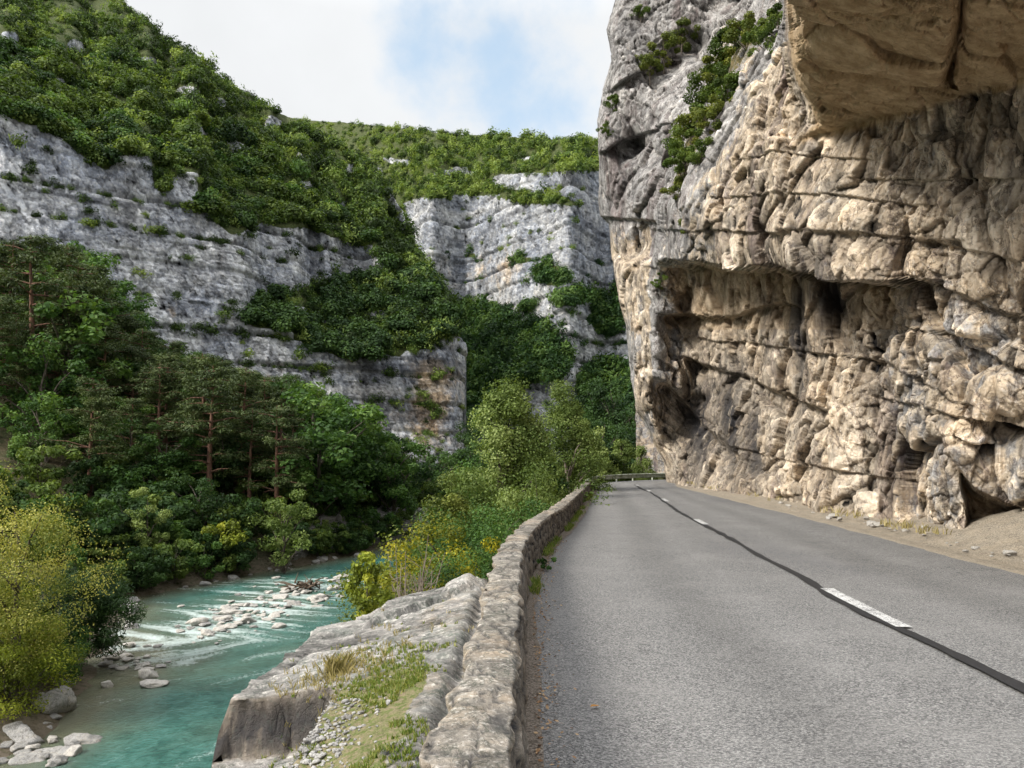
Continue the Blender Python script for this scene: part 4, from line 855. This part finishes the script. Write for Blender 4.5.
for i, (px, D, tp) in enumerate(((596, 100, 376), (612, 92, 372), (628, 96, 396), (640, 88, 418), (604, 84, 404), (622, 82, 420), (590, 90, 410), (444, 104, 438), (456, 112, 446), (432, 98, 448), (466, 96, 462), (474, 150, 402), (486, 130, 415), (470, 110, 436))):
    x = (px - CX) / FPX * D
    ground_tree(px, D, BRO[(1, 3, 5)[i % 3]], tp, 12, 'deep green tree in the shaded wood between the parapet trees and the far cliff', 'trees of the shaded wood beyond the bend', base_z=EYE + (HZ - tp) / FPX * D - 11, wide=.9)
# bush growing at the lip of the ledge, bare twigs beside it
t_ = make_tree("ledge_bush", 181, 1.05, .42, .02, 40, 2600, .06, .036, M_gy, bark_r=.012); ground_tree(369, 9.3, t_, 541, 1.05, 'young yellow-green bush at the lip of the rock ledge above the river', cat='bush', base_z=-.62, wide=.8)
rng = np.random.default_rng(3); tw_ = MB()
for k in range(26):
    a = rng.uniform(0, 6.28); ln = rng.uniform(.5, 1.2); dx = np.array([math.cos(a) * .35, math.sin(a) * .35, 1.0]); b = np.array([rng.normal(0, .08), rng.normal(0, .08), 0])
    tw_.add(*tube([b, b + dx * ln * .5 + rng.normal(0, .04, 3), b + dx * ln + rng.normal(0, .1, 3)], [.012, .008, .003], 4))
    for q in range(4):
        s_ = b + dx * ln * rng.uniform(.3, .9); tw_.add(*tube([s_, s_ + rng.normal(0, .14, 3) + (0, 0, .15)], [.005, .002], 3))
to = mesh_obj("bare_shrub", *tw_.get(), M_twig); to.location = (-1.7, 12.4, -1.35); to.scale = (1.2, 1.2, 1.2); tag(to, 'leafless grey twiggy shrub between the ledge bush and the golden bush', 'shrub')

# ------------------------------------------------------------------ scrub on the mountains
def bush_mesh(seed, nl, ncl=9):
    rng = np.random.default_rng(seed); cl = unit(rng, ncl) * rng.uniform(.2, .62, (ncl, 1)); cl[:, 2] = np.abs(cl[:, 2]) * .9 + .25
    C, Nn, ti = crown_points(rng, cl, rng.uniform(.25, .48, ncl), nl, flat=.8, up=.55, jit=.4)
    return C, Nn, ti, rng
SHV = []
for i in range(8):
    C_, Nn_, ti_, rg = bush_mesh(900 + i, 1300); SHV.append(leaves(C_, Nn_, .13, .10, rg, ti_))
STV = []
for i in range(10):
    C_, Nn_, ti_, rg = bush_mesh(950 + i, 260); v_, f_, t3_ = leaves(C_, Nn_, .22, .17, rg, ti_); v_ = v_.reshape(-1, 4, 3)[:, :3].reshape(-1, 3); STV.append((v_, np.arange(len(v_)).reshape(-1, 3), np.repeat(ti_, 3)))
def scatter(PX, PY, cm, G, nrm, n, seed, smin, smax, ledge_p=.9):
    """random surface points, dense on the slopes and sparse on the ledges of the cliffs"""
    rng = np.random.default_rng(seed); nr, nc = PX.shape; res = []
    i = rng.integers(0, nr, n); j = rng.integers(0, nc, n)
    ok = (PX[i, j] > -60); i, j = i[ok], j[ok]
    slope = 1 - cm[i, j]; p_ = slope * 1.0 + (1 - slope) * ledge_p * sst(.45, .8, nrm[i, j, 2]) + (1 - slope) * .012
    patch = .5 + .5 * vnoise(np.stack([PX[i, j] / 16, PY[i, j] / 12, 0 * i], -1), seed + 1)
    keep = rng.random(len(i)) < p_ * (.45 + .8 * patch); i, j = i[keep], j[keep]
    s = (smin + (smax - smin) * rng.random(len(i)) ** 2.2) * np.where(cm[i, j] > .5, .55, 1)
    return G[i, j], s, PX[i, j], PY[i, j], rng
def build_scrub(sets, n_things, matS, stuff_name, stuff_label, mat_of, lab_of, grp_of):
    P_ = np.concatenate([a[0] for a in sets]); s_ = np.concatenate([a[1] for a in sets]); px = np.concatenate([a[2] for a in sets]); py = np.concatenate([a[3] for a in sets])
    app = s_ / P_[:, 1] * ((py > -20) & (px > -10)); order = np.argsort(-app); rng = np.random.default_rng(17)
    big = order[:n_things]; rest = order[n_things:]
    protos = {}
    for q in big:
        k = int(rng.integers(0, 8)); mk = mat_of(P_[q], px[q], py[q], rng); key = (k, mk.name)
        if key not in protos:
            v, f, ti = SHV[k]; o = mesh_obj("hillside_shrub", v, f, mk, None, {'tint': ti}); protos[key] = o
        else: o = protos[key].copy(); COL.objects.link(o)
        o.location = P_[q] - np.array([0, 0, .25 * s_[q]]); o.rotation_euler = (0, 0, rng.uniform(0, 6.28)); w = rng.uniform(.85, 1.2); o.scale = (s_[q] * w, s_[q] * w, s_[q] * rng.uniform(.8, 1.2))
        tag(o, lab_of(px[q], py[q], mk), 'shrub', grp_of(px[q], py[q], mk))
    Vs, Fs, Ts = [], [], []; n0 = 0; kk = rng.integers(0, 10, len(rest)); an = rng.uniform(0, 6.28, len(rest)); tt = rng.normal(0, .34, len(rest))
    for c, q in enumerate(rest):
        v, f, ti = STV[kk[c]]; ca, sa = math.cos(an[c]), math.sin(an[c]); R_ = np.array([[ca, sa, 0], [-sa, ca, 0], [0, 0, 1]])
        zs_ = rng.uniform(.85, 1.45); Vs.append((v @ R_) * np.array([s_[q], s_[q], s_[q] * zs_]) + (P_[q] - np.array([0, 0, .25 * s_[q]]))); Fs.append(f + n0); n0 += len(v); Ts.append(np.clip(ti + tt[c], 0, 1))
    print('SCRUB', stuff_name, len(big), len(rest))
    tag(mesh_obj(stuff_name, np.concatenate(Vs), np.concatenate(Fs), matS, None, {'tint': np.concatenate(Ts)}), stuff_label, None, None, 'stuff')
setA = scatter(PXA, PYA, CMA, GA, NA, 9500, 31, 1.6, 5.0)
matA = lambda P, px, py, rng: M_dark if (rng.random() < .25 or py > 260) else (M_leaf if rng.random() < .3 else M_scrub)
nm = lambda mk: {'dark_leaves': 'dark green', 'broad_leaves': 'fresh green', 'scrub_leaves': 'yellowish green', 'olive_leaves': 'olive'}[mk.name]
build_scrub([setA], 260, M_slope, "slope_scrub", 'scrub covering the slope above the left cliff', matA, lambda px, py, mk: nm(mk) + ' rounded shrub on the slope above the left cliff', lambda px, py, mk: nm(mk) + ' shrubs on the slope above the left cliff')
setB = scatter(PXB, PYB, CMB, GB, NB, 14000, 33, 2.2, 5.6, .6)
up_ = setB[3] < 252; cut = lambda a, m, f=1.: tuple((x[m] * f if i == 1 else x[m]) if i < 4 else x for i, x in enumerate(a))
build_scrub([cut(setB, up_)], 0, M_slope, "plateau_scrub", 'scrub and small trees on the far plateau', None, None, None)
M_talus = leaf_mat("talus_leaves", (.018, .045, .014), (.045, .105, .026), (.12, .20, .05), .35, True)
build_scrub([cut(setB, ~up_, 1.25)], 0, M_talus, "talus_wood", 'dark green wood on the steep ground below the far cliff', None, None, None)

# ------------------------------------------------------------------ plants on the near cliff
def cliff_plant(px, py, s, mat, label, i, grp=None):
    b = on_cliff(px, py); root = make_tree("cliff_shrub", 300 + i, 1.0, .62, .0, 18, 4500, .055, .035, mat, bark_r=.02); d = Vector((0, 0, EYE)) - Vector(b); d.normalize()
    root.location = Vector(b) + d * s * .25 - Vector((0, 0, s * .3)); root.scale = (s, s, s); tag(root, label, 'shrub', grp)
i = 0
for px, py, s in ((678, 188, 1.3), (684, 170, 1.6), (690, 152, 1.8), (697, 136, 1.9), (704, 118, 2.0), (712, 100, 2.2), (722, 82, 2.0), (730, 64, 2.2), (738, 50, 2.2), (752, 44, 1.8), (766, 40, 1.6), (778, 38, 1.3), (716, 120, 1.5), (700, 158, 1.3), (728, 96, 1.6)):
    cliff_plant(px, py, s, M_scrub if i % 3 else M_olive, 'green shrub in the slanting gully between the grey pillar and the main cliff' if i % 3 else 'browner olive shrub in the slanting gully of the cliff', i, 'green shrubs in the cliff gully' if i % 3 else 'olive shrubs in the cliff gully'); i += 1
for px, py, s, lab in ((650, 66, 1.7, 'brownish shrub on the upper ledge of the grey pillar, left one'), (664, 52, 2.0, 'brownish shrub on the upper ledge of the grey pillar, middle one'), (682, 38, 1.8, 'brownish shrub on the upper ledge of the grey pillar, right one'), (612, 108, 1.4, 'shrub on the outer edge of the grey pillar'), (606, 134, 1.0, 'small shrub low on the outer edge of the grey pillar'), (688, 232, .9, 'yellowish tuft on the face above the long overhanging ledge'), (662, 284, .8, 'small dark plant just below the left end of the long ledge'), (640, 10, 1.2, 'shrub at the top of the grey pillar')):
    cliff_plant(px, py, s, M_olive if 'brown' in lab or 'yellow' in lab else M_scrub, lab, i); i += 1

# ------------------------------------------------------------------ boulders and stones
def stone_mesh(seed, n=40):
    u = np.linspace(0, np.pi, n // 2 + 1); v = np.linspace(0, 2 * np.pi, n, endpoint=False); U_, V2 = np.meshgrid(u, v, indexing='ij')
    D_ = np.stack([np.sin(U_) * np.cos(V2), np.sin(U_) * np.sin(V2), np.cos(U_)], -1); rng = np.random.default_rng(seed)
    r = np.ones(D_.shape[:2]) * 1.0
    for k in range(11):                                  # cut by random planes: angular faces
        a = unit(rng, 1)[0]; h = rng.uniform(.42, .80); c = D_ @ a; r = np.where(c > 1e-3, np.minimum(r, h / np.maximum(c, 1e-3)), r)
    r = r * (1 + .10 * fbm(D_ * 2.4 + seed, 6, seed, .65) + .10 * facets(D_ + seed, (.6, .6, .45), seed)[0] + .05 * facets(D_ + seed, (.22, .22, .2), seed + 3)[0]); V = (D_ * r[..., None]); V = V * np.array([1, rng.uniform(.7, .95), rng.uniform(.5, .75)])
    i = np.arange((n // 2 + 1) * n).reshape(n // 2 + 1, n); j = np.roll(i, -1, 1)
    return V.reshape(-1, 3), np.stack([i[:-1], i[1:], j[1:], j[:-1]], -1).reshape(-1, 4)
M_white = rock_mat("pale_river_stone", .8, (.46, .44, .41), (.58, .56, .52), (.52, .47, .40), (.45, .40, .33), (.25, .23, .21), .02, .15)
STN = [stone_mesh(400 + k) for k in range(9)]; sproto = {}
def stone(px, py, w_px, k, mat, label, group=None, z=WZ, cat='boulder', hk=1.0, name="river_boulder"):
    D = (EYE - z) * FPX / (py - HZ); x = (px - CX) / FPX * D; s = w_px / FPX * D / 2 * 1.55
    key = (k % 9, mat.name)
    if key not in sproto:
        v, f = STN[k % 9]; zz = np.zeros(len(v)); o = mesh_obj(name, v, f, mat, None, {'warm': zz + .3, 'veg': zz, 'stain_shade': zz, 'ochre': zz}); sproto[key] = o
    else: o = sproto[key].copy(); COL.objects.link(o)
    o.name = name
    o.location = (x, D, z + .12 * s); o.rotation_euler = (0, 0, rnd.uniform(0, 6.28)); o.scale = (s, s, s * hk); tag(o, label, cat, group); return o
rs2 = random.Random(77)
for k, (px, py, w, hk, lab) in enumerate(((48, 716, 44, 1.1, 'largest grey boulder at the near left edge of the river'), (60, 692, 28, .9, 'grey boulder behind the largest one on the near left shore'), (16, 744, 40, .9, 'broad grey boulder at the lower left corner'), (26, 694, 30, 1, 'grey boulder under the yellow branches'), (-4, 715, 40, 1, 'half-hidden grey boulder at the left border'), (80, 745, 26, .8, 'pale boulder at the water, right of the broad corner boulder'), (55, 757, 30, .8, 'flat pale boulder in front of the broad corner boulder'), (30, 765, 26, .8, 'small pale boulder at the very bottom left'))):
    stone(px, py, w, k, M_boul, lab, hk=hk, z=WZ - .1)
for k in range(46):
    py = 690 + 76 * rs2.random(); px = rs2.uniform(-10, 40 + (py - 690) * .55); stone(px, py, rs2.uniform(6, 19), k, M_boul if k % 3 else M_white, 'grey stone among the boulders of the near left shore' if k % 3 else 'pale stone among the boulders of the near left shore', 'grey stones of the near left shore' if k % 3 else 'pale stones of the near left shore', cat='stone', hk=rs2.uniform(.6, 1), z=WZ + .02)
stone(147, 676, 17, 3, M_white, 'bright white boulder standing alone in the shallows', hk=1.1); stone(108, 686, 12, 4, M_white, 'small pale boulder left of the bright white one in the shallows')
stone(152, 686, 20, 5, M_white, 'flat pale boulder just below the bright white one', hk=.5)
rs = random.Random(23); bars = []
for k in range(165):
    t0 = rs.random(); px = 196 + t0 * 150 + rs.gauss(0, 20); py = 632 - t0 * 48 + rs.gauss(0, 9)
    if py < 577 or px > 350: continue
    bars.append((px, py, rs.uniform(2.5, 7) + (rs.random() < .2) * rs.uniform(3, 10)))
for k in range(34):
    bars.append((rs.gauss(133, 20), rs.gauss(661, 8), rs.uniform(4, 12)))
for k, (px, py, w) in enumerate(bars):
    big = w > 11
    stone(px, py, w, k, M_white if rs.random() < .72 else M_boul, ('large pale boulder of the gravel bar in the rapids' if px > 175 else 'large pale boulder of the shallows by the willow bush') if big else ('pale stone of the gravel bar in the middle of the rapids' if px > 175 else 'pale stone in the shallows by the willow bush'),
          ('large boulders of the gravel bar' if big else 'stones of the gravel bar') if px > 175 else ('large stones of the shallows' if big else 'stones of the shallows'), cat='boulder' if big else 'stone', hk=rs.uniform(.4, .85))
for k in range(150):      # stones lining the far shore
    D = rs.uniform(36, 74); x = float(lerp1(D, XL)) - rs.uniform(-.9, 3.2); px = CX + x / D * FPX; py = HZ + (EYE - WZ) / D * FPX
    w = (.12 + .7 * rs.random() ** 2) * FPX / D * (1 if rs.random() < .88 else 1.9)
    stone(px, py, w, k, M_boul, 'brownish grey rock of the stony shore at the foot of the left bank', 'rocks along the left shore', cat='rock', name="shore_rock", z=WZ - .05)
for k in range(120):
    q = B[rs2.randrange(60, nR - 140)]; y = q[1] + rs2.uniform(-.3, .3)
    if y < 8 or y > 39: continue
    o = stone(800, 600, 10, k, M_white, 'broken limestone lump lying on the gravel below the cliff', 'stones fallen from the cliff', cat='stone', name="fallen_stone"); s_ = .03 + .13 * rs2.random() ** 3; o.location = (q[0] + .45 + rs2.random() * 1.1, y, .02 + .08 * s_ + .06 * rs2.random()); o.scale = (s_, s_, s_ * .8)
# snag of driftwood on the bar
rng = np.random.default_rng(8); dw_ = MB()
for k in range(40):
    b = rng.normal(0, .45, 3) * (1, 1, .2); d_ = unit(rng, 1)[0] * (1, 1, .45); ln = rng.uniform(.5, 1.5)
    dw_.add(*tube([b, b + d_ * ln * .5 + rng.normal(0, .08, 3), b + d_ * ln + rng.normal(0, .12, 3)], [.07, .05, .02], 5))
dr = mesh_obj("driftwood", *dw_.get(), M_wood); D = 50.5; dr.location = ((306 - CX) / FPX * D, D, WZ + .35); dr.scale = (1.1, 1.1, 1.1); tag(dr, 'tangled brown driftwood lying on the gravel bar', 'driftwood')

# ------------------------------------------------------------------ small growth and litter on the ledge and along the wall
def blades(pts, h, w, rng, mat, name, label, tintr=(.2, .9), per=10, kind='stuff', cat=None):
    Vs, Ts = [], []
    for x, y, z in pts:
        for _ in range(per):
            a = rng.uniform(0, 6.28); l = h * rng.uniform(.4, 1.2); o_ = rng.normal(0, h * .22, 2); d_ = np.array([math.cos(a), math.sin(a), 0]); b = np.array([x + o_[0], y + o_[1], z]); s_ = np.cross(d_, [0, 0, 1]) * w
            le = rng.uniform(.15, .8)
            Vs += [b - s_, b + s_, b + d_ * l * le * .45 + (0, 0, l * .65) + s_ * .6, b + d_ * l * le + (0, 0, l)]; Ts += [rng.uniform(*tintr)] * 4
    V = np.array(Vs); o = mesh_obj(name, V, np.arange(len(V)).reshape(-1, 4), mat, None, {'tint': np.array(Ts)}); tag(o, label, cat, None, kind); return o
rng = np.random.default_rng(12)
gp = []; sp = []
for k in range(2600):
    x = rng.normal(-.85, .30); y = rng.normal(4.1, .95); c = fbm(np.array([[x * 2.6, y * 2.6, 0]]), 3, 650)[0]
    if c > .0 and y > 2.2 and x < -.42: gp.append((x, y, ledge_z(x, y) - .005))
for k in range(60):
    x = rng.normal(-1.0, .25); y = rng.normal(6.0, .5); sp.append((x, y, ledge_z(x, y)))
blades(gp, .032, .004, rng, M_grass, "grass", 'short green grass and herbs in the soil of the ledge')
for k in range(240):
    x = rng.normal(-1.25, .16); y = rng.normal(5.45, .3); sp.append((x, y, ledge_z(x, y)))
blades(sp, .05, .003, rng, M_straw, "dry_grass", 'dry straw-coloured grass on the ledge', per=5)
xt, yt = -1.30, 5.45
blades([(xt + rng.normal(0, .025), yt + rng.normal(0, .025), ledge_z(xt, yt) - .01) for _ in range(13)], .15, .002, rng, M_straw, "grass_tuft", 'straw-coloured grass tuft standing on the ledge near its rim', kind='thing', cat='grass tuft')
# rubble of small white stones
Vs, Fs = [], []; n0 = 0
for k in range(900):
    x = rng.normal(-1.10, .15); y = rng.normal(4.0, .50); s_ = rng.uniform(.007, .02) * (1 if rng.random() < .85 else 1.7)
    if x < -1.5 or x > -.6: continue
    v, f = STN[k % 9]; v = v.reshape(21, 40, 3)[::2, ::5].reshape(-1, 3); ii = np.arange(11 * 8).reshape(11, 8); jj = np.roll(ii, -1, 1); f = np.stack([ii[:-1], ii[1:], jj[1:], jj[:-1]], -1).reshape(-1, 4)
    a = rng.uniform(0, 6.28); R_ = np.array([[math.cos(a), math.sin(a), 0], [-math.sin(a), math.cos(a), 0], [0, 0, 1]]); Vs.append(v @ R_ * s_ + (x, y, ledge_z(x, y) + s_ * .3)); Fs.append(f + n0); n0 += len(v)
Vs = np.concatenate(Vs); zz = np.zeros(len(Vs)); tag(mesh_obj("rubble", Vs, np.concatenate(Fs), M_boul, None, {'warm': zz, 'veg': zz, 'stain_shade': zz, 'ochre': zz}), 'small white stones heaped on the ledge', kind='stuff')
# weeds at the foot of the parapet
wp_ = []
for k in range(1000):
    y = rng.uniform(8.5, 30); c = fbm(np.array([[y * .8, 3.3, 0]]), 3, 660)[0]
    if c > -.05 + .25 * (y < 9): wp_.append((float(xroad_l(np.array([y]))[0]) + abs(rng.normal(0, .06)), y, .01))
blades(wp_, .09, .005, rng, M_grass, "weeds", 'green weeds along the foot of the parapet', per=5)
cp = []
for k in range(500):
    i_ = rng.integers(0, nR); q = B[i_]; 
    if q[1] < 14 or q[1] > 40: continue
    if fbm(np.array([[q[1] * .6, 8.8, 0]]), 3, 661)[0] < .05: continue
    x = q[0] + rng.uniform(.55, 1.1); cp.append((x, q[1] + rng.normal(0, .2), .12))
blades(cp, .16, .010, rng, M_straw, "verge_grass", 'dry grass at the foot of the cliff', per=6)
blades([(float(xroad_l(np.array([y]))[0]) - .75 + rng.normal(0, .25), y, hz(float(xroad_l(np.array([y]))[0]) - .75, y)) for y in rng.uniform(15, 35, 420)], .25, .012, rng, M_straw, "bank_grass", 'dry grass behind the parapet', per=8)
# one leafy plant by the wall
b_ = make_tree("wall_plant", 191, .32, .13, .0, 8, 260, .05, .035, M_leaf, bark_r=.01); b_.location = (.47, 10.3, 0); tag(b_, 'leafy green plant growing at the foot of the parapet', 'plant')
# fallen leaves
m, t, p, o = new_mat("fallen_leaf"); oi = N(t, 'ShaderNodeObjectInfo'); L(t, mixc(t, oi.outputs['Random'], (.28, .13, .03), (.42, .24, .06)), p.inputs['Base Color'])
def leaf_obj(x, y, s):
    v = np.array([(-1, 0, 0), (-.4, .5, .12), (.3, .55, .2), (1, .05, .05), (.3, -.5, .22), (-.4, -.45, .1), (0, 0, .02)], float) * s; f = np.array([(0, 6, 1), (1, 6, 2), (2, 6, 3), (3, 6, 4), (4, 6, 5), (5, 6, 0)])
    o = mesh_obj("fallen_leaf", v, f[:, ::-1], m); o.location = (x, y, .02); o.rotation_euler = (0, 0, x * 7); return o
tag(leaf_obj(.52, 4.72, .035), 'single brown leaf lying on the near asphalt', 'leaf')
ll_ = [(float(xroad_l(np.array([y]))[0]) + .03 + abs(rng.normal(0, .10)), y, .022) for y in rng.uniform(2.2, 14, 900)]
V = np.array(ll_); n = len(V); C_ = V; Nn_ = np.tile([0, 0, 1.], (n, 1)) + rng.normal(0, .35, (n, 3)); Nn_ /= np.linalg.norm(Nn_, axis=1, keepdims=True)
v, f, ti = leaves(C_, Nn_, .028, .018, rng, rng.random(n)); M_dead = leaf_mat("dead_leaves", (.10, .05, .025), (.25, .14, .07), (.42, .30, .18), .1)
tag(mesh_obj("leaf_litter", v, f, M_dead, None, {'tint': ti}), 'brown leaf litter along the foot of the parapet', kind='stuff')
